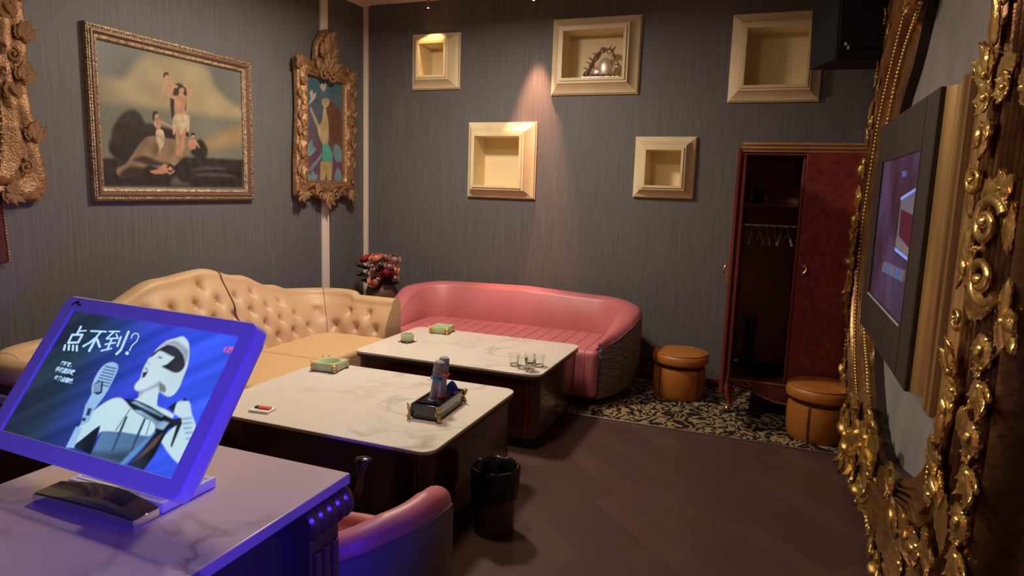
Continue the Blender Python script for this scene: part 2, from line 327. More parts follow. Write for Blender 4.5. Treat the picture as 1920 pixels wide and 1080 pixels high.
SCR= {"quad":[[-0.2543,0.14],[0.2457,0.14],[0.2543,-0.14],[-0.2457,-0.14]],"bezel":[[-0.291,0.1733],[0.2706,0.1751],[0.3007,0.1555],[0.2713,-0.1796],[-0.2454,-0.177]],"skin":[[[0.0468,0.0027],[0.0445,0.0104],[0.049,0.0208],[0.0477,0.0287],[0.0444,0.0396],[0.0429,0.0509],[0.0436,0.0593],[0.0433,0.0659],[0.048,0.0749],[0.0524,0.0907],[0.0609,0.1037],[0.072,0.1128],[0.0892,0.1194],[0.0989,0.1241],[0.1102,0.1231],[0.1292,0.1114],[0.1466,0.0859],[0.1552,0.0645],[0.1581,0.0427],[0.1609,0.0227],[0.1573,0.0066],[0.1459,-0.0007],[0.1297,0.002],[0.1175,0.0047],[0.1186,-0.0045],[0.1272,-0.0216],[0.1301,-0.0287],[0.0818,-0.0371],[0.0706,-0.0125],[0.0664,-0.0037],[0.0543,-0.0017]],[[-0.0326,-0.1336],[-0.04,-0.1175],[-0.0461,-0.1029],[-0.0396,-0.0858],[-0.0308,-0.0642],[-0.0118,-0.0407],[0.0065,-0.0274],[0.0257,-0.0232],[0.0489,-0.0284],[0.0646,-0.0197],[0.0729,-0.0123],[0.0702,-0.0047],[0.1112,0.002],[0.1271,-0.021],[0.1505,-0.0248],[0.1713,-0.0289],[0.1827,-0.0345],[0.1713,-0.0555],[0.1542,-0.0681],[0.1452,-0.081],[0.0776,-0.086],[0.0235,-0.094],[0.019,-0.1026],[0.0107,-0.0846],[-0.0023,-0.0968],[-0.0185,-0.1193]],[[0.1781,-0.0277],[0.1747,-0.0071],[0.201,-0.0007],[0.2221,-0.0219],[0.2501,-0.0468],[0.2496,-0.0688],[0.2512,-0.0902],[0.2474,-0.114],[0.1836,-0.085],[0.1859,-0.0697],[0.1984,-0.0469],[0.1974,-0.0339]]],"hair":[[[0.0462,0.068],[0.0478,0.0783],[0.0574,0.0897],[0.069,0.0981],[0.0768,0.1025],[0.0994,0.1006],[0.1257,0.0894],[0.1439,0.0725],[0.1477,0.0618],[0.1422,0.0513],[0.13,0.0479],[0.1139,0.0502],[0.0893,0.0554],[0.0984,0.0609],[0.104,0.0682],[0.11,0.0781],[0.1028,0.0795],[0.0881,0.0824],[0.0684,0.0862],[0.0605,0.0851],[0.0539,0.0758]],[[0.0485,0.0476],[0.0574,0.0433],[0.0608,0.0372],[0.0596,0.0273],[0.053,0.0243],[0.0489,0.0338],[0.0483,0.0402]],[[0.0659,0.0725],[0.0707,0.0749],[0.0796,0.0729],[0.0735,0.0708]]],"teeth":[[[0.0483,0.0378],[0.0494,0.0433],[0.056,0.0422],[0.0555,0.0377]]],"grey":[[[0.0553,0.0928],[0.0625,0.1014],[0.0752,0.1082],[0.0938,0.1124],[0.1202,0.1043],[0.1375,0.0969],[0.1457,0.0776],[0.142,0.0755],[0.1247,0.0909],[0.0984,0.1021],[0.0758,0.104],[0.0651,0.0975]],[[0.0654,-0.0022],[0.0815,0.0052],[0.0974,0.0188],[0.103,0.0245],[0.1069,0.0172],[0.0957,0.009],[0.0779,-0.0018],[0.0744,-0.0118]],[[0.0477,0.0566],[0.0541,0.0567],[0.0541,0.0542]]],"olive":[[[0.1039,0.0246],[0.122,0.0196],[0.1309,0.0132],[0.1315,0.0055],[0.1156,0.006],[0.1079,0.0158]]],"top":[[[0.0241,-0.0949],[0.0776,-0.086],[0.1458,-0.0818],[0.1588,-0.0747],[0.1387,-0.1193],[0.1185,-0.1416],[0.0269,-0.1412],[0.0259,-0.1186]]],"topdark":[[[0.023,-0.1344],[0.0659,-0.128],[0.1215,-0.1135],[0.1218,-0.1318],[0.1157,-0.1431],[0.0252,-0.1425]]],"strap":[[[0.0634,-0.0556],[0.0694,-0.0545],[0.074,-0.0866],[0.0788,-0.1255],[0.0736,-0.1246],[0.0669,-0.088]],[[0.1122,-0.0508],[0.1181,-0.0498],[0.1222,-0.0834],[0.125,-0.1146],[0.1197,-0.1138],[0.1152,-0.0847]],[[0.0646,-0.0386],[0.0669,-0.0388],[0.0584,-0.0857],[0.0557,-0.0858]],[[0.1298,-0.0516],[0.1319,-0.0516],[0.1399,-0.0801],[0.1376,-0.0802]]],"black":[[[0.0357,-0.0235],[0.0677,-0.0202],[0.1118,-0.0256],[0.1575,-0.0352],[0.186,-0.0396],[0.2019,-0.0331],[0.2107,-0.0428],[0.2145,-0.09],[0.209,-0.0874],[0.2006,-0.0502],[0.1848,-0.0606],[0.1836,-0.085],[0.1835,-0.1106],[0.1746,-0.1411],[0.1305,-0.1401],[0.1454,-0.1107],[0.1565,-0.0714],[0.1461,-0.0525],[0.1217,-0.0511],[0.0811,-0.0427],[0.0553,-0.0333]],[[0.1586,-0.0215],[0.1667,-0.0104],[0.173,-0.0064],[0.1781,-0.0277]],[[0.1851,-0.0034],[0.1868,0.0057],[0.1982,-0.0002]],[[-0.0319,-0.1344],[-0.0185,-0.1193],[-0.0017,-0.0977],[0.0107,-0.0846],[0.0177,-0.1009],[0.0263,-0.1404]]],"silver":[[[0.0768,-0.0405],[0.0942,-0.0384],[0.1403,-0.0478],[0.1701,-0.0539],[0.1679,-0.0618],[0.1576,-0.0618],[0.1292,-0.0507]],[[0.0611,-0.0263],[0.0702,-0.0238],[0.1569,-0.0381],[0.1535,-0.0407]],[[0.1484,-0.0521],[0.1656,-0.0471],[0.1792,-0.0484],[0.1735,-0.0626],[0.1531,-0.0626]]],"brown":[[[0.1758,-0.0697],[0.1724,-0.0944],[0.1523,-0.1203],[0.1389,-0.1339],[0.1522,-0.1094],[0.1645,-0.083]]],"blue":[[[0.1105,-0.1414],[0.1238,-0.1167],[0.1543,-0.0718],[0.1582,-0.0702],[0.1498,-0.0913],[0.1276,-0.1361],[0.1195,-0.1429]],[[0.2052,-0.0344],[0.2264,-0.0287],[0.228,-0.0312],[0.2076,-0.0373]],[[0.2118,-0.0426],[0.2321,-0.0371],[0.2337,-0.0396],[0.2142,-0.0455]],[[0.2194,-0.0505],[0.2381,-0.0453],[0.2397,-0.0478],[0.2218,-0.0534]],[[0.2281,-0.0582],[0.2443,-0.0534],[0.2459,-0.0558],[0.2305,-0.0611]],[[0.2366,-0.0676],[0.2512,-0.0631],[0.2528,-0.0655],[0.239,-0.0705]]],"mic":[[[-0.0577,-0.0279],[-0.0716,-0.0085],[-0.0748,0.0171],[-0.0674,0.0364],[-0.051,0.044],[-0.0327,0.0416],[-0.0234,0.031],[-0.021,0.0114],[-0.0199,-0.0081],[-0.022,-0.023],[-0.0379,-0.0305]],[[-0.0584,-0.0271],[-0.0201,-0.0237],[-0.0288,-0.0597],[-0.0238,-0.0814],[-0.0408,-0.0957],[-0.0583,-0.0533]],[[-0.0515,-0.0977],[-0.0339,-0.0973],[-0.0259,-0.1371],[-0.0477,-0.1402]]],"micdark":[[[-0.0641,0.0316],[-0.028,0.031],[-0.0289,0.0334],[-0.0652,0.034]],[[-0.0642,0.0251],[-0.0269,0.0246],[-0.0279,0.0269],[-0.0652,0.0275]],[[-0.0642,0.0186],[-0.0259,0.0181],[-0.0269,0.0205],[-0.0652,0.021]],[[-0.0642,0.0122],[-0.0249,0.0117],[-0.0259,0.0141],[-0.0652,0.0146]],[[-0.0642,0.0058],[-0.0239,0.0054],[-0.0249,0.0077],[-0.0653,0.0082]],[[-0.0643,-0.0006],[-0.0229,-0.001],[-0.0239,0.0014],[-0.0653,0.0018]],[[-0.0643,-0.007],[-0.0219,-0.0073],[-0.0229,-0.005],[-0.0653,-0.0046]],[[-0.0554,-0.0256],[-0.0679,-0.0079],[-0.0592,0.0005],[-0.0455,0.0006],[-0.0312,-0.0216],[-0.0399,-0.0279]],[[-0.0471,-0.0571],[-0.0355,-0.0563],[-0.0316,-0.0715],[-0.0417,-0.0722]],[[-0.0475,-0.0772],[-0.0356,-0.0768],[-0.0359,-0.0836],[-0.0459,-0.0843]]],"micgleam":[[[-0.0654,-0.0074],[-0.0555,-0.0235],[-0.0532,-0.0234],[-0.063,-0.0072]],[[-0.0615,-0.0052],[-0.0509,-0.0224],[-0.0486,-0.0222],[-0.0592,-0.005]],[[-0.0577,-0.003],[-0.0463,-0.0213],[-0.044,-0.0211],[-0.0554,-0.0028]],[[-0.0539,-0.0008],[-0.0417,-0.0201],[-0.0394,-0.0199],[-0.0516,-0.0006]]],"text":[[[-0.2049,0.1089],[-0.2032,0.0893],[-0.1957,0.0878],[-0.1973,0.1074]],[[-0.1978,0.1085],[-0.1974,0.1067],[-0.1992,0.1057],[-0.2021,0.1061],[-0.2044,0.1077],[-0.2048,0.1095],[-0.203,0.1105],[-0.2002,0.1101]],[[-0.1962,0.089],[-0.1958,0.0872],[-0.1975,0.0862],[-0.2004,0.0866],[-0.2027,0.0881],[-0.2031,0.0899],[-0.2014,0.0909],[-0.1985,0.0905]],[[-0.1985,0.095],[-0.1768,0.0996],[-0.1797,0.1027],[-0.2014,0.0982]],[[-0.1978,0.0969],[-0.1975,0.0957],[-0.1987,0.095],[-0.2006,0.0953],[-0.2021,0.0963],[-0.2024,0.0975],[-0.2012,0.0982],[-0.1993,0.0979]],[[-0.1761,0.1015],[-0.1758,0.1003],[-0.177,0.0996],[-0.1789,0.0999],[-0.1804,0.1009],[-0.1807,0.1021],[-0.1795,0.1028],[-0.1776,0.1025]],[[-0.2168,0.0874],[-0.2143,0.067],[-0.2068,0.0657],[-0.2093,0.0861]],[[-0.2098,0.0872],[-0.2094,0.0854],[-0.2111,0.0844],[-0.214,0.0848],[-0.2163,0.0863],[-0.2167,0.0881],[-0.215,0.0891],[-0.2121,0.0887]],[[-0.2073,0.0668],[-0.2069,0.065],[-0.2086,0.064],[-0.2115,0.0644],[-0.2138,0.0659],[-0.2142,0.0677],[-0.2125,0.0687],[-0.2096,0.0684]],[[-0.2105,0.0838],[-0.1799,0.0885],[-0.1839,0.0932],[-0.2146,0.0885]],[[-0.2093,0.0866],[-0.2089,0.0848],[-0.2106,0.0838],[-0.2135,0.0842],[-0.2158,0.0857],[-0.2163,0.0875],[-0.2145,0.0885],[-0.2116,0.0881]],[[-0.1787,0.0913],[-0.1783,0.0895],[-0.18,0.0885],[-0.1829,0.0889],[-0.1851,0.0905],[-0.1855,0.0923],[-0.1838,0.0932],[-0.181,0.0929]],[[-0.1857,0.091],[-0.1849,0.0722],[-0.1775,0.0708],[-0.1782,0.0895]],[[-0.1788,0.0907],[-0.1784,0.0889],[-0.1801,0.0879],[-0.1829,0.0883],[-0.1852,0.0898],[-0.1856,0.0916],[-0.1839,0.0926],[-0.181,0.0922]],[[-0.178,0.0719],[-0.1776,0.0702],[-0.1793,0.0692],[-0.1821,0.0695],[-0.1844,0.0711],[-0.1848,0.0728],[-0.1831,0.0738],[-0.1802,0.0734]],[[-0.209,0.0646],[-0.1795,0.0696],[-0.1835,0.0742],[-0.2131,0.0693]],[[-0.2078,0.0674],[-0.2074,0.0656],[-0.2091,0.0646],[-0.2119,0.065],[-0.2143,0.0665],[-0.2147,0.0683],[-0.2129,0.0693],[-0.2101,0.0689]],[[-0.1783,0.0723],[-0.1779,0.0705],[-0.1796,0.0696],[-0.1824,0.0699],[-0.1847,0.0714],[-0.1851,0.0732],[-0.1834,0.0742],[-0.1806,0.0738]],[[-0.2193,0.0605],[-0.2148,0.0497],[-0.2072,0.0493],[-0.2117,0.0601]],[[-0.2121,0.0608],[-0.2116,0.0589],[-0.2134,0.0579],[-0.2164,0.0582],[-0.2188,0.0598],[-0.2193,0.0617],[-0.2175,0.0627],[-0.2145,0.0623]],[[-0.2077,0.05],[-0.2072,0.0481],[-0.209,0.0471],[-0.212,0.0475],[-0.2144,0.049],[-0.2148,0.0508],[-0.213,0.0519],[-0.21,0.0515]],[[-0.2069,0.0618],[-0.2008,0.0519],[-0.1937,0.0522],[-0.1997,0.0621]],[[-0.1999,0.0624],[-0.1995,0.0606],[-0.2013,0.0596],[-0.2043,0.0599],[-0.2067,0.0615],[-0.2071,0.0634],[-0.2053,0.0644],[-0.2023,0.064]],[[-0.1939,0.0525],[-0.1935,0.0507],[-0.1953,0.0497],[-0.1982,0.05],[-0.2006,0.0516],[-0.201,0.0534],[-0.1992,0.0545],[-0.1963,0.0541]],[[-0.1939,0.0625],[-0.1874,0.0527],[-0.1804,0.0531],[-0.1869,0.0629]],[[-0.1871,0.0632],[-0.1867,0.0613],[-0.1884,0.0603],[-0.1914,0.0607],[-0.1938,0.0622],[-0.1942,0.0641],[-0.1924,0.0651],[-0.1894,0.0647]],[[-0.1806,0.0534],[-0.1802,0.0515],[-0.182,0.0505],[-0.1849,0.0509],[-0.1872,0.0524],[-0.1876,0.0542],[-0.1859,0.0553],[-0.1829,0.0549]],[[-0.1826,0.0639],[-0.1746,0.0532],[-0.1678,0.054],[-0.1758,0.0646]],[[-0.1759,0.0647],[-0.1755,0.0629],[-0.1772,0.0618],[-0.1802,0.0622],[-0.1825,0.0638],[-0.1829,0.0656],[-0.1811,0.0667],[-0.1782,0.0663]],[[-0.1679,0.0541],[-0.1675,0.0523],[-0.1693,0.0512],[-0.1722,0.0516],[-0.1745,0.0532],[-0.1749,0.055],[-0.1731,0.056],[-0.1702,0.0556]],[[-0.1613,0.1001],[-0.1154,0.1047],[-0.1181,0.1086],[-0.1642,0.1041]],[[-0.16,0.1025],[-0.1597,0.101],[-0.1612,0.1002],[-0.1635,0.1005],[-0.1654,0.1018],[-0.1657,0.1033],[-0.1643,0.1041],[-0.1619,0.1038]],[[-0.1141,0.107],[-0.1138,0.1055],[-0.1153,0.1047],[-0.1175,0.105],[-0.1194,0.1063],[-0.1196,0.1078],[-0.1182,0.1086],[-0.1159,0.1083]],[[-0.135,0.1058],[-0.1399,0.0905],[-0.1334,0.0883],[-0.1284,0.1036]],[[-0.1398,0.0908],[-0.1498,0.0776],[-0.1436,0.0748],[-0.1336,0.0879]],[[-0.1496,0.0779],[-0.1628,0.0668],[-0.157,0.0636],[-0.1438,0.0746]],[[-0.1288,0.105],[-0.1285,0.1034],[-0.13,0.1025],[-0.1326,0.1029],[-0.1346,0.1043],[-0.1349,0.1059],[-0.1334,0.1068],[-0.1308,0.1065]],[[-0.1338,0.0898],[-0.1334,0.0881],[-0.135,0.0872],[-0.1375,0.0876],[-0.1395,0.089],[-0.1399,0.0906],[-0.1383,0.0915],[-0.1358,0.0911]],[[-0.1438,0.0766],[-0.1435,0.075],[-0.145,0.0741],[-0.1476,0.0744],[-0.1496,0.0758],[-0.15,0.0774],[-0.1484,0.0783],[-0.1459,0.078]],[[-0.157,0.0656],[-0.1567,0.064],[-0.1582,0.0631],[-0.1608,0.0634],[-0.1628,0.0648],[-0.1632,0.0664],[-0.1616,0.0673],[-0.1591,0.067]],[[-0.1396,0.0915],[-0.1382,0.0591],[-0.1298,0.0574],[-0.1311,0.0898]],[[-0.1316,0.0911],[-0.1312,0.089],[-0.1332,0.0879],[-0.1364,0.0883],[-0.139,0.0901],[-0.1394,0.0922],[-0.1374,0.0933],[-0.1342,0.0929]],[[-0.1304,0.0588],[-0.13,0.0567],[-0.1319,0.0556],[-0.1351,0.056],[-0.1377,0.0577],[-0.1381,0.0598],[-0.1361,0.0609],[-0.1329,0.0605]],[[-0.1327,0.0846],[-0.1138,0.0702],[-0.1079,0.0731],[-0.1267,0.0874]],[[-0.1258,0.0865],[-0.1254,0.0843],[-0.1275,0.0831],[-0.1309,0.0836],[-0.1336,0.0855],[-0.1341,0.0877],[-0.132,0.0889],[-0.1285,0.0884]],[[-0.107,0.0722],[-0.1065,0.07],[-0.1086,0.0688],[-0.112,0.0692],[-0.1147,0.0711],[-0.1151,0.0733],[-0.113,0.0745],[-0.1096,0.074]],[[-0.1066,0.1065],[-0.0769,0.1104],[-0.0795,0.1139],[-0.1092,0.11]],[[-0.1056,0.1085],[-0.1053,0.1072],[-0.1066,0.1065],[-0.1086,0.1067],[-0.1103,0.1079],[-0.1105,0.1092],[-0.1092,0.11],[-0.1072,0.1097]],[[-0.0759,0.1124],[-0.0756,0.1111],[-0.0769,0.1104],[-0.0789,0.1106],[-0.0805,0.1118],[-0.0807,0.1131],[-0.0795,0.1139],[-0.0775,0.1136]],[[-0.0962,0.1101],[-0.1064,0.0927],[-0.1014,0.0906],[-0.0912,0.1079]],[[-0.0914,0.1093],[-0.0911,0.108],[-0.0924,0.1072],[-0.0944,0.1075],[-0.096,0.1087],[-0.0963,0.11],[-0.095,0.1108],[-0.093,0.1105]],[[-0.1016,0.092],[-0.1013,0.0906],[-0.1026,0.0899],[-0.1046,0.0902],[-0.1062,0.0913],[-0.1065,0.0926],[-0.1052,0.0934],[-0.1032,0.0931]],[[-0.1022,0.0895],[-0.0699,0.0954],[-0.0727,0.0988],[-0.105,0.093]],[[-0.1013,0.0916],[-0.101,0.0902],[-0.1023,0.0895],[-0.1043,0.0898],[-0.1059,0.0909],[-0.1062,0.0923],[-0.1049,0.093],[-0.1029,0.0927]],[[-0.069,0.0974],[-0.0687,0.0961],[-0.07,0.0954],[-0.072,0.0957],[-0.0736,0.0968],[-0.0738,0.0981],[-0.0726,0.0988],[-0.0706,0.0985]],[[-0.0846,0.1042],[-0.073,0.0956],[-0.0697,0.0973],[-0.0811,0.106]],[[-0.0805,0.1054],[-0.0803,0.1041],[-0.0815,0.1034],[-0.0836,0.1036],[-0.0852,0.1048],[-0.0854,0.1061],[-0.0841,0.1068],[-0.0821,0.1065]],[[-0.0691,0.0968],[-0.0688,0.0955],[-0.0701,0.0947],[-0.0721,0.095],[-0.0736,0.0961],[-0.0739,0.0975],[-0.0726,0.0982],[-0.0706,0.0979]],[[-0.0966,0.077],[-0.0701,0.0849],[-0.0734,0.0881],[-0.0999,0.0803]],[[-0.0959,0.079],[-0.0957,0.0777],[-0.0969,0.0769],[-0.099,0.0772],[-0.1006,0.0783],[-0.1008,0.0796],[-0.0996,0.0804],[-0.0975,0.0801]],[[-0.0695,0.0868],[-0.0692,0.0855],[-0.0705,0.0848],[-0.0725,0.0851],[-0.0741,0.0862],[-0.0743,0.0875],[-0.073,0.0882],[-0.0711,0.0879]],[[-0.0914,0.0938],[-0.0869,0.0685],[-0.0805,0.0677],[-0.0849,0.0929]],[[-0.0853,0.0937],[-0.085,0.0921],[-0.0866,0.0912],[-0.089,0.0916],[-0.091,0.093],[-0.0913,0.0946],[-0.0897,0.0955],[-0.0873,0.0951]],[[-0.0809,0.0685],[-0.0806,0.0669],[-0.0821,0.066],[-0.0846,0.0664],[-0.0865,0.0677],[-0.0868,0.0693],[-0.0853,0.0702],[-0.0829,0.0698]],[[-0.0975,0.0618],[-0.0722,0.071],[-0.0757,0.0742],[-0.1011,0.065]],[[-0.097,0.0637],[-0.0968,0.0624],[-0.098,0.0617],[-0.1,0.062],[-0.1016,0.0631],[-0.1019,0.0644],[-0.1006,0.0651],[-0.0986,0.0648]],[[-0.0717,0.0729],[-0.0714,0.0716],[-0.0727,0.0709],[-0.0746,0.0712],[-0.0762,0.0723],[-0.0765,0.0736],[-0.0752,0.0743],[-0.0732,0.074]],[[-0.0684,0.1015],[-0.0637,0.0801],[-0.0574,0.0793],[-0.0621,0.1007]],[[-0.0625,0.1014],[-0.0622,0.0998],[-0.0637,0.099],[-0.0661,0.0993],[-0.0681,0.1007],[-0.0683,0.1023],[-0.0668,0.1032],[-0.0644,0.1028]],[[-0.0578,0.0801],[-0.0575,0.0785],[-0.059,0.0776],[-0.0614,0.0779],[-0.0633,0.0793],[-0.0636,0.0809],[-0.0621,0.0818],[-0.0597,0.0814]],[[-0.0554,0.1157],[-0.0484,0.0731],[-0.0411,0.072],[-0.0479,0.1146]],[[-0.0483,0.0741],[-0.0545,0.0639],[-0.0475,0.0609],[-0.0412,0.0711]],[[-0.0484,0.1156],[-0.048,0.1137],[-0.0498,0.1126],[-0.0527,0.1131],[-0.0549,0.1147],[-0.0553,0.1166],[-0.0535,0.1177],[-0.0506,0.1172]],[[-0.0415,0.073],[-0.0412,0.0712],[-0.0429,0.0701],[-0.0458,0.0705],[-0.048,0.0721],[-0.0483,0.074],[-0.0465,0.075],[-0.0437,0.0746]],[[-0.0477,0.0629],[-0.0474,0.061],[-0.0492,0.06],[-0.052,0.0604],[-0.0542,0.0619],[-0.0546,0.0638],[-0.0528,0.0648],[-0.05,0.0644]],[[-0.0321,0.1019],[-0.0339,0.109],[-0.0376,0.1094],[-0.0357,0.1023]],[[-0.0341,0.1083],[-0.0293,0.1131],[-0.0326,0.115],[-0.0374,0.1101]],[[-0.0304,0.1128],[-0.0222,0.1128],[-0.0234,0.1154],[-0.0316,0.1153]],[[-0.024,0.1134],[-0.0169,0.1081],[-0.0145,0.1094],[-0.0216,0.1148]],[[-0.0175,0.109],[-0.0155,0.0978],[-0.0119,0.0973],[-0.0139,0.1085]],[[-0.0154,0.0983],[-0.0223,0.087],[-0.0188,0.0855],[-0.012,0.0968]],[[-0.0224,0.0866],[-0.0216,0.0754],[-0.0179,0.0747],[-0.0187,0.0859]],[[-0.0323,0.1023],[-0.0321,0.1014],[-0.033,0.1009],[-0.0344,0.1011],[-0.0355,0.1019],[-0.0357,0.1029],[-0.0348,0.1034],[-0.0334,0.1032]],[[-0.0341,0.1094],[-0.034,0.1085],[-0.0348,0.108],[-0.0363,0.1082],[-0.0374,0.109],[-0.0375,0.11],[-0.0366,0.1105],[-0.0352,0.1103]],[[-0.0294,0.1143],[-0.0292,0.1133],[-0.0301,0.1128],[-0.0315,0.113],[-0.0326,0.1139],[-0.0328,0.1148],[-0.0319,0.1153],[-0.0305,0.1151]],[[-0.0212,0.1143],[-0.021,0.1134],[-0.0219,0.1128],[-0.0233,0.1131],[-0.0244,0.1139],[-0.0246,0.1148],[-0.0237,0.1153],[-0.0223,0.1151]],[[-0.0141,0.109],[-0.014,0.108],[-0.0148,0.1075],[-0.0162,0.1077],[-0.0173,0.1085],[-0.0175,0.1095],[-0.0166,0.11],[-0.0152,0.1098]],[[-0.0121,0.0978],[-0.012,0.0969],[-0.0128,0.0963],[-0.0142,0.0966],[-0.0153,0.0974],[-0.0155,0.0983],[-0.0146,0.0988],[-0.0132,0.0986]],[[-0.0189,0.0865],[-0.0188,0.0856],[-0.0197,0.0851],[-0.0211,0.0853],[-0.0221,0.0861],[-0.0223,0.087],[-0.0214,0.0875],[-0.02,0.0873]],[[-0.0182,0.0753],[-0.018,0.0744],[-0.0189,0.0739],[-0.0203,0.0741],[-0.0214,0.0748],[-0.0215,0.0758],[-0.0206,0.0763],[-0.0192,0.0761]],[[-0.017,0.0663],[-0.0167,0.0667],[-0.0281,0.0712],[-0.0283,0.0708]],[[-0.0174,0.0693],[-0.017,0.0663],[-0.0198,0.0646],[-0.0243,0.0652],[-0.0278,0.0678],[-0.0283,0.0708],[-0.0254,0.0724],[-0.021,0.0718]],[[-0.0172,0.0697],[-0.0167,0.0667],[-0.0195,0.0651],[-0.024,0.0657],[-0.0276,0.0682],[-0.0281,0.0712],[-0.0252,0.0729],[-0.0207,0.0722]]],"small":[[[-0.1947,0.0191],[-0.1857,0.003]]],"anch":{"l1":[-0.1961,0.0208],"l2":[-0.2021,0.0055],"l3":[-0.1911,-0.0128],"k":[0.2242,0.1114],"logo":[-0.2599,0.1517],"l1e":[-0.1605,0.0217],"l2e":[-0.1392,0.0094],"ke":[0.2502,0.1116]},"logo":[[[-0.2639,0.1547],[-0.2568,0.1613],[-0.2452,0.1654],[-0.242,0.1602],[-0.246,0.1556],[-0.2533,0.1589],[-0.2582,0.1554],[-0.2576,0.1508]],[[-0.2464,0.1567],[-0.2421,0.1568],[-0.2429,0.158],[-0.2472,0.158]],[[-0.2438,0.1581],[-0.2441,0.153],[-0.2421,0.1525],[-0.2419,0.1576]],[[-0.2412,0.158],[-0.2332,0.158],[-0.2312,0.1532],[-0.2386,0.1533]]]}
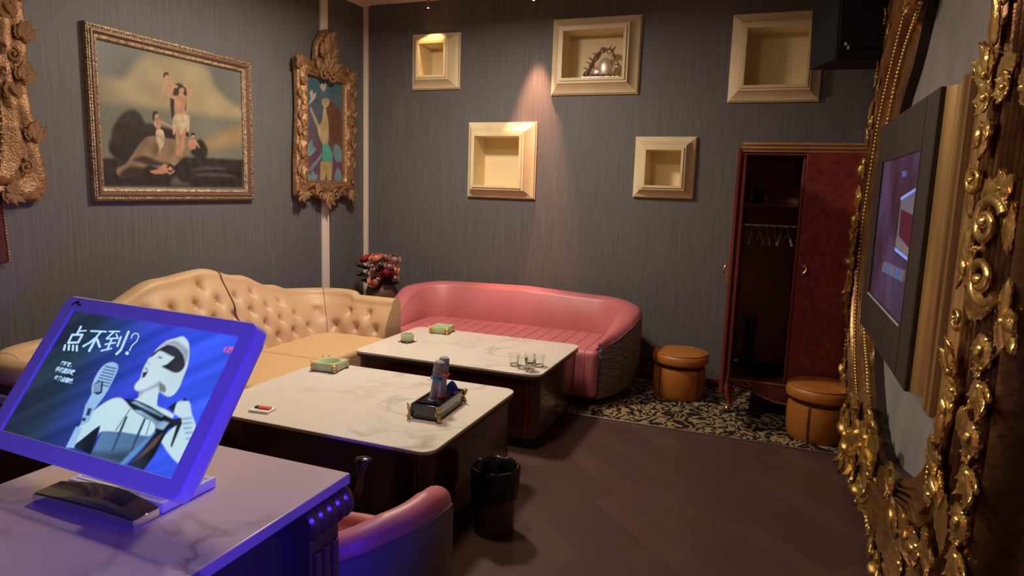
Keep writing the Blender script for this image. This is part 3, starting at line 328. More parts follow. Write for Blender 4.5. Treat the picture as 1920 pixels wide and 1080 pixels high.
PAI= {"O":[-3.53,3.2196,1.8291],"outer":[[-0.533,0.4821],[0.7139,0.4841],[0.7025,-0.4814],[-0.5383,-0.4769]],"inner":[[-0.4487,0.4009],[0.6338,0.4057],[0.6153,-0.3982],[-0.4694,-0.403]],"sea":[[[-0.4563,-0.2364],[-0.2333,-0.229],[0.069,-0.2008],[0.628,-0.1951],[0.6209,-0.3936],[-0.4576,-0.3975]]],"bush":[[[-0.4148,-0.1843],[-0.3933,-0.1138],[-0.3818,-0.0668],[-0.3198,0.0163],[-0.2546,0.0508],[-0.1997,0.0373],[-0.1646,-0.0149],[-0.126,-0.0152],[-0.0871,-0.0237],[0.0554,-0.0441],[0.0636,-0.0943],[-0.131,-0.1092],[-0.2004,-0.1466],[-0.2618,-0.2384],[-0.3616,-0.2432]],[[0.1689,-0.1736],[0.1825,-0.1202],[0.2526,-0.08],[0.3029,-0.1299],[0.3003,-0.1885],[0.2351,-0.2142]]],"rock":[[[-0.3693,-0.2982],[-0.2996,-0.2561],[-0.2099,-0.1472],[-0.1399,-0.0936],[-0.0098,-0.0957],[0.095,-0.1091],[0.1833,-0.1027],[0.1697,-0.1561],[0.0896,-0.2213],[0.0232,-0.2671],[-0.0805,-0.2796],[-0.159,-0.2661],[-0.2198,-0.3253],[-0.3409,-0.3445]]],"rockdark":[[[-0.2618,-0.2384],[-0.1849,-0.2103],[-0.0783,-0.2378],[0.0031,-0.2509],[-0.1002,-0.272],[-0.2158,-0.2523]],[[-0.348,-0.3132],[-0.2734,-0.2788],[-0.1599,-0.2825],[-0.1019,-0.3053],[-0.1245,-0.3558],[-0.3321,-0.3483]]],"cloud":[[[-0.4422,0.1967],[-0.2995,0.2112],[-0.2221,0.3008],[-0.1336,0.379],[-0.045,0.3994],[0.2964,0.3896],[0.3854,0.272],[0.5304,0.1827],[0.6072,0.1547],[0.6048,0.0887],[0.1473,0.0757],[-0.2159,0.0829],[-0.3948,0.0763],[-0.4478,0.1069]]],"haze":[[[0.2985,-0.0943],[0.4977,-0.0056],[0.6157,0.0236],[0.6123,-0.0716],[0.481,-0.109],[0.3322,-0.137]]],"hair":[[[0.0804,0.2487],[0.1176,0.2484],[0.1459,0.2289],[0.1526,0.1873],[0.1442,0.101],[0.1258,0.0818],[0.135,0.1595],[0.0761,0.1603],[0.0557,0.1326],[0.0444,-0.0113],[0.0267,0.054],[0.023,0.1451],[0.0456,0.1813],[0.0603,0.2249]]],"robe":[[[0.0571,0.1595],[0.0918,0.1792],[0.1286,0.1841],[0.1584,0.1711],[0.1458,0.1353],[0.1328,0.0911],[0.1443,0.0582],[0.1515,0.0246],[0.0499,0.0145],[0.0626,0.0579],[0.0724,0.0859],[0.0617,0.125]],[[0.0566,0.0236],[0.1035,0.0215],[0.0934,-0.075],[0.0812,-0.1272],[0.0726,-0.1946],[0.0479,-0.196],[0.058,-0.1203],[0.0512,-0.0445]],[[0.1056,0.0217],[0.1519,0.0333],[0.1416,-0.0452],[0.1212,-0.1072],[0.104,-0.1929],[0.0779,-0.196],[0.0924,-0.1179],[0.1003,-0.0658]],[[-0.0995,0.0028],[-0.0493,0.0095],[-0.0558,-0.0373],[-0.0437,-0.0776],[-0.0508,-0.1363],[-0.0638,-0.1912],[-0.0779,-0.192],[-0.0726,-0.1295],[-0.0845,-0.0892],[-0.0879,-0.0402]],[[-0.1362,-0.2982],[-0.1011,-0.2903],[-0.0646,-0.2664],[-0.0281,-0.2523],[-0.0143,-0.2855],[-0.0415,-0.3118],[-0.0823,-0.3147],[-0.1123,-0.3123]],[[0.1498,-0.1051],[0.1843,-0.0808],[0.2173,-0.1002],[0.2039,-0.1451],[0.1589,-0.148]],[[-0.0001,0.2572],[0.0289,0.2616],[0.042,0.214],[0.0249,0.1826],[0.0036,0.2085]]],"cloth":[[[0.0473,0.0478],[0.1577,0.0631],[0.1689,0.0177],[0.1523,-0.053],[0.1345,-0.0114],[0.0995,-0.0616],[0.0669,-0.0261],[0.0372,-0.071]],[[-0.0888,-0.0566],[-0.0383,-0.0523],[-0.0315,-0.1183],[-0.0592,-0.1618],[-0.0873,-0.1223]]],"skin":[[[0.1344,0.2154],[0.1296,0.2013],[0.1183,0.1915],[0.105,0.1896],[0.0946,0.1965],[0.0912,0.2093],[0.0959,0.2233],[0.1071,0.2331],[0.1204,0.2351],[0.1309,0.2283]],[[0.0686,0.166],[0.0227,0.1813],[0.0404,0.2094],[0.0827,0.2218],[0.0803,0.2343],[0.0292,0.2198],[0.0018,0.1723],[0.0537,0.1474]],[[0.1658,0.1649],[0.1997,0.2097],[0.1593,0.2446],[0.1321,0.2478],[0.1262,0.2356],[0.1464,0.2321],[0.178,0.2055],[0.1465,0.1732]],[[0.0937,0.1744],[0.1241,0.1814],[0.1246,0.1925],[0.0946,0.1913]],[[-0.068,0.0355],[-0.0714,0.0255],[-0.0792,0.0188],[-0.0885,0.0178],[-0.0956,0.023],[-0.0979,0.0323],[-0.0946,0.0422],[-0.0868,0.049],[-0.0776,0.05],[-0.0704,0.0449]],[[-0.0574,-0.0055],[-0.0171,-0.0153],[0.0322,-0.0331],[0.038,-0.025],[-0.0103,-0.005],[-0.0501,0.0072]],[[-0.1026,-0.0055],[-0.0908,-0.0362],[-0.0557,-0.0243],[-0.0582,-0.0174],[-0.0841,-0.0277],[-0.0891,-0.0011]],[[0.0173,0.2779],[0.0137,0.2677],[0.0051,0.2604],[-0.005,0.2589],[-0.0129,0.2636],[-0.0155,0.2728],[-0.0119,0.2829],[-0.0034,0.2902],[0.0067,0.2918],[0.0147,0.2872]],[[0.0007,0.2514],[-0.0207,0.2068],[-0.058,0.1238],[-0.0489,0.1223],[-0.009,0.2049],[0.0148,0.249]],[[0.0221,0.2493],[0.0443,0.2254],[0.0787,0.2272],[0.0804,0.235],[0.0517,0.2342],[0.0348,0.2574]],[[0.0228,-0.2757],[0.0187,-0.2849],[0.009,-0.2908],[-0.0027,-0.2912],[-0.0118,-0.2859],[-0.0149,-0.2771],[-0.0109,-0.268],[-0.0012,-0.262],[0.0104,-0.2616],[0.0196,-0.2668]],[[-0.0345,-0.2996],[-0.0002,-0.3155],[0.0351,-0.2956],[0.03,-0.2893],[0.0003,-0.3056],[-0.026,-0.2895]],[[0.2066,-0.0624],[0.2032,-0.0709],[0.195,-0.0767],[0.1853,-0.0774],[0.1776,-0.0729],[0.175,-0.065],[0.1784,-0.0565],[0.1865,-0.0508],[0.1962,-0.05],[0.2039,-0.0544]],[[0.1945,-0.0964],[0.2346,-0.1365],[0.2427,-0.1317],[0.2069,-0.0889]],[[-0.1003,-0.3054],[-0.1402,-0.2993],[-0.1426,-0.3056],[-0.104,-0.3152]]],"hair2":[[[0.0888,0.2039],[0.0922,0.2296],[0.1162,0.2398],[0.1374,0.2327],[0.1388,0.2177],[0.1242,0.2274],[0.1024,0.221]],[[-0.1126,0.0145],[-0.1067,0.0516],[-0.0825,0.0617],[-0.0674,0.047],[-0.0835,0.0436],[-0.0962,0.0276],[-0.0997,-0.0004]],[[-0.0199,0.2664],[-0.0143,0.2957],[0.0125,0.3034],[0.0218,0.2852],[0.0014,0.2869],[-0.0095,0.2721]],[[-0.0209,-0.2722],[-0.0032,-0.2512],[0.0257,-0.2602],[0.0184,-0.2792],[0.0023,-0.2662],[-0.0129,-0.2787]],[[0.1693,-0.0689],[0.1814,-0.047],[0.2061,-0.0485],[0.2054,-0.0625],[0.1876,-0.0587]],[[0.1298,-0.0634],[0.144,-0.0416],[0.1589,-0.0524],[0.1535,-0.0736]]],"foam":[[[-0.003,-0.3704],[0.0413,-0.3308],[0.0829,-0.3602],[0.1482,-0.3766],[0.0602,-0.3823]],[[0.2076,-0.3132],[0.3615,-0.2996],[0.5375,-0.3134],[0.361,-0.3134]],[[0.1752,-0.2788],[0.2913,-0.2611],[0.4623,-0.2638],[0.2908,-0.2728]]]}
ORN= {"O":[-3.5,4.7197,1.8902],"outer":[[-0.359,0.5372],[-0.2538,0.5828],[-0.1794,0.5365],[-0.1128,0.5618],[-0.1109,0.6771],[-0.0535,0.7564],[0.0045,0.8232],[0.0745,0.8247],[0.121,0.7371],[0.1691,0.7044],[0.2047,0.5616],[0.3184,0.5663],[0.4097,0.5447],[0.4357,0.3845],[0.4212,0.0809],[0.4059,-0.3805],[0.4246,-0.4737],[0.3647,-0.5438],[0.2078,-0.4975],[0.1067,-0.5424],[-0.0852,-0.5342],[-0.1983,-0.4842],[-0.3092,-0.5402],[-0.3723,-0.5055],[-0.3668,-0.2597],[-0.3368,0.1459],[-0.3413,0.4097]],"inner":[[-0.2075,0.4311],[0.2867,0.43],[0.2602,-0.3834],[-0.2407,-0.3864]],"teal":[[[-0.2075,0.4311],[0.2867,0.43],[0.2743,0.1269],[-0.2186,0.0776]]],"skin":[[[0.0037,0.2692],[0.0559,0.2872],[0.0989,0.2742],[0.0791,0.229],[0.0477,0.2039],[0.0776,0.1072],[0.0838,0.0215],[0.0681,-0.0809],[0.0035,-0.0854],[-0.0426,-0.0319],[-0.076,0.0498],[-0.1531,0.1668],[-0.146,0.1883],[-0.0975,0.1315],[-0.0411,0.0672],[-0.0057,0.0989],[0.0071,0.171],[0.0194,0.2148],[-0.0038,0.2331]]],"hair":[[[0.055,0.219],[0.1158,0.2692],[0.1645,0.2464],[0.2516,0.1688],[0.2496,-0.0832],[0.1242,-0.077],[0.0887,0.0219],[0.0849,0.1079]]],"skirt":[[[-0.0012,-0.0857],[0.0754,-0.0804],[0.1357,-0.1495],[0.13,-0.2233],[-0.0056,-0.2296]]],"leg":[[[-0.0292,-0.2306],[0.135,-0.2231],[0.1135,-0.3789],[0.0595,-0.383],[0.0411,-0.3147],[0.0234,-0.3808],[-0.0407,-0.3793]]],"white":[[[-0.0251,0.3632],[0.0035,0.4161],[0.0218,0.3909],[0.0574,0.4032],[0.0497,0.3598],[0.0163,0.3313]],[[-0.179,0.2049],[-0.1448,0.2571],[-0.1617,0.3027],[-0.128,0.3278],[-0.1128,0.2956],[-0.0717,0.3178],[-0.0884,0.2713],[-0.1408,0.2301]]],"lotus":[[[-0.2398,-0.1161],[-0.2123,-0.0522],[-0.1801,-0.0982],[-0.1345,-0.0531],[-0.1241,-0.1083],[-0.0788,-0.1336],[-0.1252,-0.1716],[-0.1707,-0.1952],[-0.2374,-0.2125]],[[0.1487,-0.09],[0.1989,-0.0718],[0.2367,-0.0989],[0.2671,-0.1419],[0.2666,-0.217],[0.1849,-0.2208],[0.148,-0.1635]],[[-0.2227,-0.365],[-0.1953,-0.3222],[-0.1509,-0.3491],[-0.1386,-0.2921],[-0.105,-0.3336],[-0.0589,-0.3394],[-0.0827,-0.3802],[-0.2231,-0.3832]],[[0.1587,-0.3407],[0.1972,-0.2649],[0.248,-0.2931],[0.2602,-0.3758],[0.1583,-0.381]],[[-0.195,-0.3082],[-0.0802,-0.2188],[-0.0093,-0.1579],[-0.0097,-0.1866],[-0.0689,-0.2396],[-0.1502,-0.3067]]]}
# ------------------------------------------------------------------ the room
def slab(name,c,d,m): 
    return struct(G().box(c,d).build(name,m,smooth=False))
slab('floor',((XL+XR)/2,(YF+YB)/2,-.05),(XR-XL+.4,YB-YF+.4,.1),M['floor'])
slab('ceiling',((XL+XR)/2,(YF+YB)/2,ZC+.05),(XR-XL+.4,YB-YF+.4,.1),M['ceiling'])
slab('wall_left',(XL-.06,(YF+YB)/2,ZC/2),(.12,YB-YF,ZC),M['paper'])
slab('wall_right',(XR+.06,(YF+YB)/2,ZC/2),(.12,YB-YF,ZC),M['greywall'])
slab('wall_front',((XL+XR)/2,YF-.06,ZC/2),(XR-XL+.24,.12,ZC),M['paper'])
# niches: outer X0 X1 Z0 Z1, opening X0 X1 Z0 Z1
NICHE=[((-3.073,-2.614,2.316,2.781),(-2.960,-2.727,2.424,2.684),'small cream square wall niche under the left copper spotlight, far left of the upper row'),
 ((-1.792,-1.081,2.248,2.834),(-1.681,-1.200,2.367,2.726),'wide cream wall niche holding the silvery sculpture'),
 ((-.418,.206,2.171,2.792),(-.309,.100,2.280,2.676),'empty cream wall niche next to the black loudspeaker'),
 ((-2.518,-1.899,1.407,2.038),(-2.424,-2.020,1.512,1.918),'large empty cream wall niche above the pink sofa, left one of the lower row'),
 ((-1.080,-.614,1.455,1.924),(-.978,-.713,1.551,1.819),'small empty cream wall niche in the lower row, left of the wardrobe')]
xs=sorted({XL-.12,XR+.12}|{q for n in NICHE for q in n[1][:2]}); zs=sorted({0,ZC}|{q for n in NICHE for q in n[1][2:]})
g=G(); WT=.14
for a,b in zip(xs,xs[1:]):
    for c,d in zip(zs,zs[1:]):
        if any(n[1][0]<=(a+b)/2<=n[1][1] and n[1][2]<=(c+d)/2<=n[1][3] for n in NICHE): continue
        g.add([(a,YB,c),(b,YB,c),(b,YB,d),(a,YB,d)],[(0,1,2,3)])
g.box(((XL+XR)/2,YB+WT+.03,ZC/2),(XR-XL+.24,.05,ZC))
struct(g.build('wall_back',M['paper'],smooth=False,fix=False))
struct(G().box((XL+.012,4.775,ZC/2),(.024,.085,ZC)).build('trim_1',M['trimwood'],bev=.004))
struct(G().box((XL+.018,YB-.018,ZC/2),(.036,.036,ZC)).build('trim_2',M['trimwood'],bev=.004))
g=G(); g.rings([[(XL,y,ZC),(XL,y,3.03),(XL+.02,y,3.03),(XL+.09,y,ZC-.005),(XL+.09,y,ZC)] for y in (YF,YB)]); struct(g.build('trim_3',M['trimwood'],smooth=False))
g=G(); g.rings([[(x,YB,ZC),(x,YB,3.055),(x,YB-.02,3.055),(x,YB-.07,ZC-.005),(x,YB-.07,ZC)] for x in (XL,XR)]); struct(g.build('trim_4',M['trimwood'],smooth=False))
struct(G().box(((XL+XR)/2,YB-.008,.035),(XR-XL,.016,.07)).build('baseboard_back',M['wardwood'],bev=.004))
struct(G().box((XL+.008,(YF+YB)/2,.035),(.016,YB-YF,.07)).build('baseboard_left',M['wardwood'],bev=.004))
c=G().box(((XL+XR)/2,(4.27+YB)/2,.0015),(XR-XL-.04,YB-4.27-.02,.003)).build('carpet',M['carpet'],smooth=False)
tag(c,'black and gold damask patterned carpet strip along the back wall','carpet')
G().box(((XL+XR)/2,4.262,.005),(XR-XL-.04,.014,.010)).build('edge_strip',M['edgestrip'],c,bev=.003)
# ------------------------------------------------------------------ wall niches
def niche(o,i,label):
    cx,cz=(i[0]+i[1])/2,(i[2]+i[3])/2
    t=thing('display_niche',label,'wall niche',(cx,YB,cz),basis=((1,0,0),(0,0,1),(0,-1,0)),group='cream niches on the back wall')
    def ring(k,h): # k 0 outer .. 1 inner
        x0=o[0]+(i[0]-o[0])*k-cx; x1=o[1]+(i[1]-o[1])*k-cx; z0=o[2]+(i[2]-o[2])*k-cz; z1=o[3]+(i[3]-o[3])*k-cz
        return [(x0,z0,h),(x1,z0,h),(x1,z1,h),(x0,z1,h)]
    prof=[(0,.001),(0,.018),(.06,.022),(.08,.034),(.22,.04),(.40,.056),(.55,.078),(.64,.09),(.66,.1),(.80,.1),(.82,.112),(1,.112)]
    G().rings([ring(k,h) for k,h in prof],True,False).build('moulding',M['cream'],t,ang=25)
    g=G(); g.rings([ring(1,.112),ring(1,-WT+.01)],True,False); g.add(ring(1,-WT+.01),[(0,1,2,3)])
    g.build('recess',M['creamlight'],t,smooth=False,fix=False)
    return t
for o,i,l in NICHE: niche(o,i,l)
# ------------------------------------------------------------------ sculpture in the wide niche
t=thing('sculpture',"small silvery sculpture of an arched branch over a white stone in the wide niche",'sculpture',(-1.36,YB-.03,2.369))
g=G()
arch=cat_rom([(-.16,0,.02),(-.11,-.01,.06),(-.09,0,.12),(-.04,0,.19),(.0,0,.215),(.05,0,.19),(.09,0,.13),(.11,0,.07),(.085,0,.02)],6)
g.tube(arch,[.012+.012*abs(math.sin(k*.5)) for k in range(len(arch))],8)
for a,b in(((-.10,0,.10),(-.145,-.02,.125)),((-.09,0,.13),(-.135,.01,.165)),((-.06,0,.165),(-.10,0,.195)),((.0,0,.21),(-.03,.0,.235)),((.03,0,.2),(.055,0,.25)),((-.12,0,.06),(-.165,0,.085))):
    g.tube([a,((a[0]+b[0])/2,a[1],(a[2]+b[2])/2+.006),b],[.008,.007,.002],6)
g.build('branch',M['statuemetal'],t)
g=G(); g.sphere((.045,0,.20),.025,10,(1.3,1,.8)); g.tube([(.06,0,.205),(.085,0,.24)],[.012,.004],8); g.build('head',M['statuemetal'],t)
g=G()
for k in range(6): g.sphere((-.13+.043*k,-.02,.017),.024,10,(1.1,1,.7))
g.box((-.02,0,.004),(.29,.09,.008)); g.build('base',M['statuemetal'],t)
g=G(); g.sphere((.01,0,.07),.075,14,(.75,.35,1.15)); g.sphere((-.05,0,.045),.05,12,(1,.5,.9)); g.build('stone',M['stone'],t)
# ------------------------------------------------------------------ spotlights
for k,(x,l) in enumerate(((-2.83,'copper spotlight hanging over the small niche at the left'),(-1.905,'copper spotlight hanging between the small niche and the wide niche'))):
    t=thing('spotlight',l,'lamp',(x,5.2,ZC),group='copper spotlights at the ceiling')
    G().lathe([(.03,0),(.03,-.01),(.012,-.012)],n=16).build('canopy',M['copper'],t)
    G().lathe([(.006,-.01),(.006,-.06),(.012,-.062),(.012,-.14),(.009,-.145),(.009,-.142)],n=14).build('rod',M['copper'],t)
    G().lathe([(.0085,-.1455),(.002,-.1475)],n=14).build('lamp',emit('spot_lamp',(1,.8,.55,1),12),t)
# ------------------------------------------------------------------ loudspeaker
t=thing('loudspeaker','black cloth-fronted loudspeaker hung high by the gold frame','speaker',(.34,4.62,2.62),basis=((.94,.34,.04),(-.34,.94,0),(-.03,-.01,1)))
R_=[(-.19,-.17),(.24,-.17),(.24,.2),(-.19,.2)]
G().prism(R_,-.33,.40).build('cabinet',M['speaker'],t,bev=.012)
G().box((.025,-.173,.05),(.40,.012,.64)).build('grille',M['speaker'],t,bev=.005)
g=G(); g.sphere((-.14,-.182,-.25),.009,8,(1,.4,1)); g.box((-.125,-.181,-.27),(.012,.004,.02)); g.build('badge',M['whitepl'],t)
G().box((.05,.0,.43),(.08,.08,.08)).build('bracket',M['black'],t)
# ------------------------------------------------------------------ wardrobe
t=thing('wardrobe','tall dark red wardrobe on curved legs with its left door standing open','wardrobe',(.155,4.8,.003))
W0,W1,WD=-.395,.395,.56; ZB,ZT=.235,1.78
g=G(); th=.02
g.box((W0+th/2,WD/2,(ZB+ZT)/2),(th,WD,ZT-ZB)); g.box((W1-th/2,WD/2,(ZB+ZT)/2),(th,WD,ZT-ZB)); g.box((0,WD/2,ZB-.01),(W1-W0,WD,.02)); g.box((0,WD/2,ZT-.01),(W1-W0-.002,WD-.002,.02)); g.box((-.02,WD/2+.01,(ZB+ZT)/2),(.016,WD-.03,ZT-ZB-.02)); 
g.build('carcass',M['wardwood'],t,bev=.002)
G().box((0,WD-.008,(ZB+ZT)/2),(W1-W0-.04,.012,ZT-ZB-.03)).build('back_panel',M['wardin'],t,smooth=False)
g=G()
prof=[(0,0),(0,.012),(-.012,.02),(-.012,.034),(-.022,.044),(-.022,.056),(0,.06)]
for x0,x1 in((W0-.012,W1+.012),): g.rings([[(x,y-.012,ZT+z) for y,z in prof]+[(x,WD,ZT+.06),(x,WD,ZT)] for x in (x0,x1)])
g.build('crown',M['wardtan'],t,smooth=False)
g=G(); ap=[(W0+.05,.235),(W0+.05,.19),(-.29,.172),(-.23,.165),(-.15,.135),(-.08,.112),(0,.105),(.08,.112),(.15,.135),(.23,.165),(.29,.172),(W1-.05,.19),(W1-.05,.235)]
g.rings([[(x,y,z) for x,z in ap] for y in(-.012,.012)]); apron=g.build('apron',M['wardwood'],t,smooth=False)
g=G(); g.tube([(x,-.016,z+.006) for x,z in ap[1:-1]],.006,6); g.box((0,-.014,.24),(W1-W0-.06,.012,.012)); 
for s_ in(-1,1): g.tube(cat_rom([(s_*.30,-.016,.215),(s_*.26,-.02,.20),(s_*.23,-.018,.215),(s_*.26,-.016,.225)],4),.006,6)
g.build('carved_edge',M['wardtan'],apron)
g=G(); 
for k in range(8): g.sphere((.022*math.cos(k*PI/4),-.016,.16+.022*math.sin(k*PI/4)),.012,8,(1,.5,1))
g.sphere((0,-.02,.16),.012,8); g.build('rosette',M['wardwood'],apron)
for x,y in((W0+.03,.01),(W1-.03,.01),(W0+.03,WD-.05),(W1-.03,WD-.05)):
    s_=-1 if x<0 else 1
    lg=G().tube(cat_rom([(x,y+.01,.235),(x+s_*.012,y-.005,.18),(x+s_*.006,y-.0,.12),(x-s_*.002,y+.005,.06),(x+s_*.008,y-.012,.028)],5),[.034-.001*k for k in range(21)],8).build('leg',M['wardwood'],t)
    g=G(); g.sphere((x+s_*.008,y-.015,.024),.024,10,(1,1.15,1)); g.tube(cat_rom([(x-s_*.02,y-.02,.03),(x-s_*.03,y-.014,.075),(x-s_*.016,y-.006,.12),(x-s_*.03,y,.15)],4),.005,6); g.build('foot_mount',M['brass'],lg)
d=G().box((W1/2-.003,-.012,(ZB+ZT)/2),(W1-.006+.02,.022,ZT-ZB-.006)).build('door',M['burl'],t,bev=.003)
def handle(g,x,y,z,ax=0):
    P=cat_rom([(0,-.012,.035),(.014,-.02,.02),(.012,-.026,.0),(-.006,-.026,-.02),(-.012,-.014,-.03)],5)
    Q=cat_rom([(-.015,-.008,.04),(0,-.012,.03),(.016,-.01,.045)],4)
    rr=Matrix.Rotation(ax,3,'Z')
    for A_,r in((P,.0055),(Q,.004)): g.tube([rr@Vector(p)+Vector((x,y,z)) for p in A_],r,7)
    g.sphere(rr@Vector((0,-.014,.028))+Vector((x,y,z)),.009,8); g.sphere(rr@Vector((-.01,-.012,-.03))+Vector((x,y,z)),.008,8)
    return g
handle(G(),.03,-.02,1.02).build('handle',M['brass'],d)
d2=G().box((W0-.008,-.215,(ZB+ZT)/2),(.022,.385,ZT-ZB-.006)).build('door',M['wardwood'],t,bev=.003)
d2['label']='open left door seen on edge'
handle(G(),W0-.02,-.375,1.03,-PI/2).build('handle',M['brass'],d2)
G().box((-.205,WD/2+.05,1.435),(.345,.36,.018)).build('shelf',M['wardwood'],t,smooth=False)
G().tube([(W0+.02,.3,1.29),(-.03,.3,1.29)],.009,8).build('hanging_rail',M['chrome'],t)
RAIL=(.155,5.10,1.29)
def hanger():
    g=G(); g.tube(cat_rom([(0,.0,-.012),(0,.014,-.0),(0,.008,.014),(0,-.008,.013),(0,-.012,.0)][::-1]+[(0,0,-.03),(0,0,-.045)],4),.0025,6)
    g.tube(cat_rom([(0,-.19,-.115),(0,-.17,-.10),(0,-.06,-.06),(0,0,-.045),(0,.06,-.06),(0,.17,-.10),(0,.19,-.115)],4),.008,6)
    return g
hm=hanger().mesh('clothes_hanger',M['white'])
hl=['first white hanger from the left on the wardrobe rail','second white hanger from the left on the wardrobe rail','third white hanger from the left on the wardrobe rail','fourth white hanger from the left on the wardrobe rail','white hanger turned aside, second from the right on the wardrobe rail','rightmost white hanger on the wardrobe rail, beside the closed door']
for k,(x,a) in enumerate(((-.165,-.04),(-.105,.13),(-.06,.13),(-.012,.13),(.028,-.08),(.075,.16))):
    o=bpy.data.objects.new('clothes_hanger',hm); COL.objects.link(o); o.location=(x,5.10,1.281); o.rotation_euler=(0,0,a); tag(o,hl[k],'hanger','white hangers in the wardrobe')
t=thing('figurine','small dark figurine with two pale patches on the wardrobe shelf','figurine',(-.135,5.12,1.444))
g=G(); g.sphere((0,0,.04),.04,12,(1,.8,1)); g.sphere((-.02,0,.085),.025,10); g.tube([(-.035,0,.10),(-.04,0,.125)],[.012,.003],6); g.sphere((.035,0,.06),.03,10,(1,.8,1.1)); g.build('body',M['navy'] if 0 else M['traybl'],t)
g=G(); g.sphere((.05,-.022,.03),.017,8,(1,.6,1.5)); g.sphere((-.05,-.02,.03),.012,8,(1,.6,1.4)); g.build('pale_patch',M['rosedust'],t)
t=thing('tall_ornament','tall narrow black ornament with two points at the top inside the wardrobe','ornament',(-.115,5.12,.239))
g=G(); g.lathe([(.05,0),(.05,.02),(.032,.04),(.03,.2),(.036,.28),(.042,.32),(.038,.36),(.02,.38)],n=18); g.build('body',M['blackgloss'],t)
g=G(); 
for s_ in(-1,1): g.tube([(s_*.024,0,.36),(s_*.03,0,.385),(s_*.036,0,.405)],[.013,.009,.002],8)
g.build('point',M['blackgloss'],t)
def shoe():
    g=G(); rs=[]
    for k in range(9):
        u=k/8; w=.036+.012*math.sin(u*PI*1.1); h=.03+.05*max(0,1-u*1.7)+.012*math.sin(u*PI); x=-.12+.24*u
        if k==8: w*=.5;h*=.6
        if k==0: w*=.7
        rs.append([(x,w*math.cos(a)*(1 if math.sin(a)>0 else 1.05),max(0,h*math.sin(a)+.0)) for a in [2*PI*j/14 for j in range(14)]])
    return g.rings(rs)
sm=shoe().mesh('black_shoe',M['chrblack'])
for (x,y,a,l) in((-.035,5.05,-1.2,'black shoe lying beside the tall ornament on the wardrobe floor'),(.06,5.07,-1.6,'black shoe nearest the closed door on the wardrobe floor')):
    o=bpy.data.objects.new('black_shoe',sm); COL.objects.link(o); o.location=(x,y,.2395); o.rotation_euler=(0,0,a); tag(o,l,'shoe','black shoes in the wardrobe')
# ------------------------------------------------------------------ round leather stools
def stool(x,y,rz,label):
    t=thing('leather_stool',label,'stool',(x,y,.003),rz,group='round tan leather stools')
    G().lathe([(.0,.002),(.17,.002),(.178,.02),(.186,.06),(.19,.14),(.188,.20),(.182,.228),(.0,.23)],n=40).build('body',M['tan'],t)
    G().lathe([(.172,.228),(.172,.258),(.0,.26)],n=40).build('neck_band',M['tandark'],t)
    G().lathe([(.0,.255),(.185,.256),(.202,.27),(.206,.295),(.2,.322),(.185,.336),(.12,.345),(.0,.348)],n=40).build('seat',M['tan'],t)
    for k in range(4):
        a=k*PI/2+.3
        G().tube([(math.cos(a)*r,math.sin(a)*r,z) for r,z in((.176,.01),(.187,.06),(.191,.14),(.189,.2),(.183,.228))],.006,6).build('seam',M['tandark'],t)
    g=G(); g.tube([(.1905*math.cos(k*PI/20),.1905*math.sin(k*PI/20),.335) for k in range(40)],.0035,6,True); g.build('welt',M['tan'],t)
    return t
stool(-.585,5.03,.6,'round tan leather stool between the pink sofa and the wardrobe')
stool(.342,4.545,-2.22,'round tan leather stool in front of the wardrobe, next to the gold frame')
# ------------------------------------------------------------------ shells of sofas
def round_path(P,rad,step=.03):
    P=[Vector(p) for p in P]; out=[P[0]]
    for i in range(1,len(P)-1):
        a=(P[i-1]-P[i]).normalized(); b=(P[i+1]-P[i]).normalized(); r=rad[i-1]
        th=math.acos(max(-1,min(1,a.dot(b)))); d=r/math.tan(th/2)
        c=P[i]+(a+b).normalized()*(r/math.sin(th/2)); s0=P[i]+a*d-c; s1=P[i]+b*d-c
        an=math.atan2(s0.x*s1.y-s0.y*s1.x,s0.dot(s1)); n=max(4,int(abs(an)*r/step))
        for k in range(n+1):
            q=Matrix.Rotation(an*k/n,2)@s0; out.append(c+q)
    out.append(P[-1])
    # resample
    L=[0]
    for p,q in zip(out,out[1:]): L.append(L[-1]+(q-p).length)
    n=int(L[-1]/step); res=[]; j=0
    for k in range(n+1):
        s=L[-1]*k/n
        while j<len(L)-2 and L[j+1]<s: j+=1
        u=(s-L[j])/max(1e-9,L[j+1]-L[j]); res.append(out[j]+(out[j+1]-out[j])*u)
    return res,L[-1]
def shell(path,sec,flip=1):
    m=len(path); grid=[]
    for i,p in enumerate(path):
        t=(path[min(i+1,m-1)]-path[max(i-1,0)]).normalized(); nrm=Vector((t.y,-t.x))*flip
        grid.append([(p.x+nrm.x*o,p.y+nrm.y*o,z) for o,z in sec(i/(m-1),i)])
    return grid
def grid_mesh(g,grid,caps=True):
    g.rings(grid,False,False)
    if caps:
        n=len(grid[0]); 
        for r,f in((grid[0],False),(grid[-1],True)):
            g.add(r,[tuple(range(n))])
    return g
# ------------------------------------------------------------------ beige tufted sofa along the left wall
t=thing('tufted_sofa','long beige leather sofa with humped button-tufted back along the left wall','sofa',(-2.95,3.05,0))
ox,oy=2.95,-3.05
def loc2(p): return Vector((p[0]+ox,p[1]+oy))
RA=[(-2.5,4.03),(-3.0,4.03),(-3.0,2.02),(-2.62,2.02)]
path,plen=round_path([loc2(p) for p in RA],[.14,.14],.009)
ZH=[(1.8,.70),(2.15,.695),(2.45,.80),(2.8,.915),(3.13,.94),(3.42,.87),(3.72,.77),(3.97,.705),(4.2,.68),(4.5,.68)]
def zt_b(i):
    p=path[i]; return interp(ZH,p.y-oy) if p.x< .1 else (.70 if p.y<0 else .675)
def smoothz():
    z=[zt_b(i) for i in range(len(path))]
    for _ in range(6): z=[(z[max(0,i-1)]+z[i]+z[min(len(z)-1,i+1)])/3 for i in range(len(z))]
    return z
ZTB=smoothz()
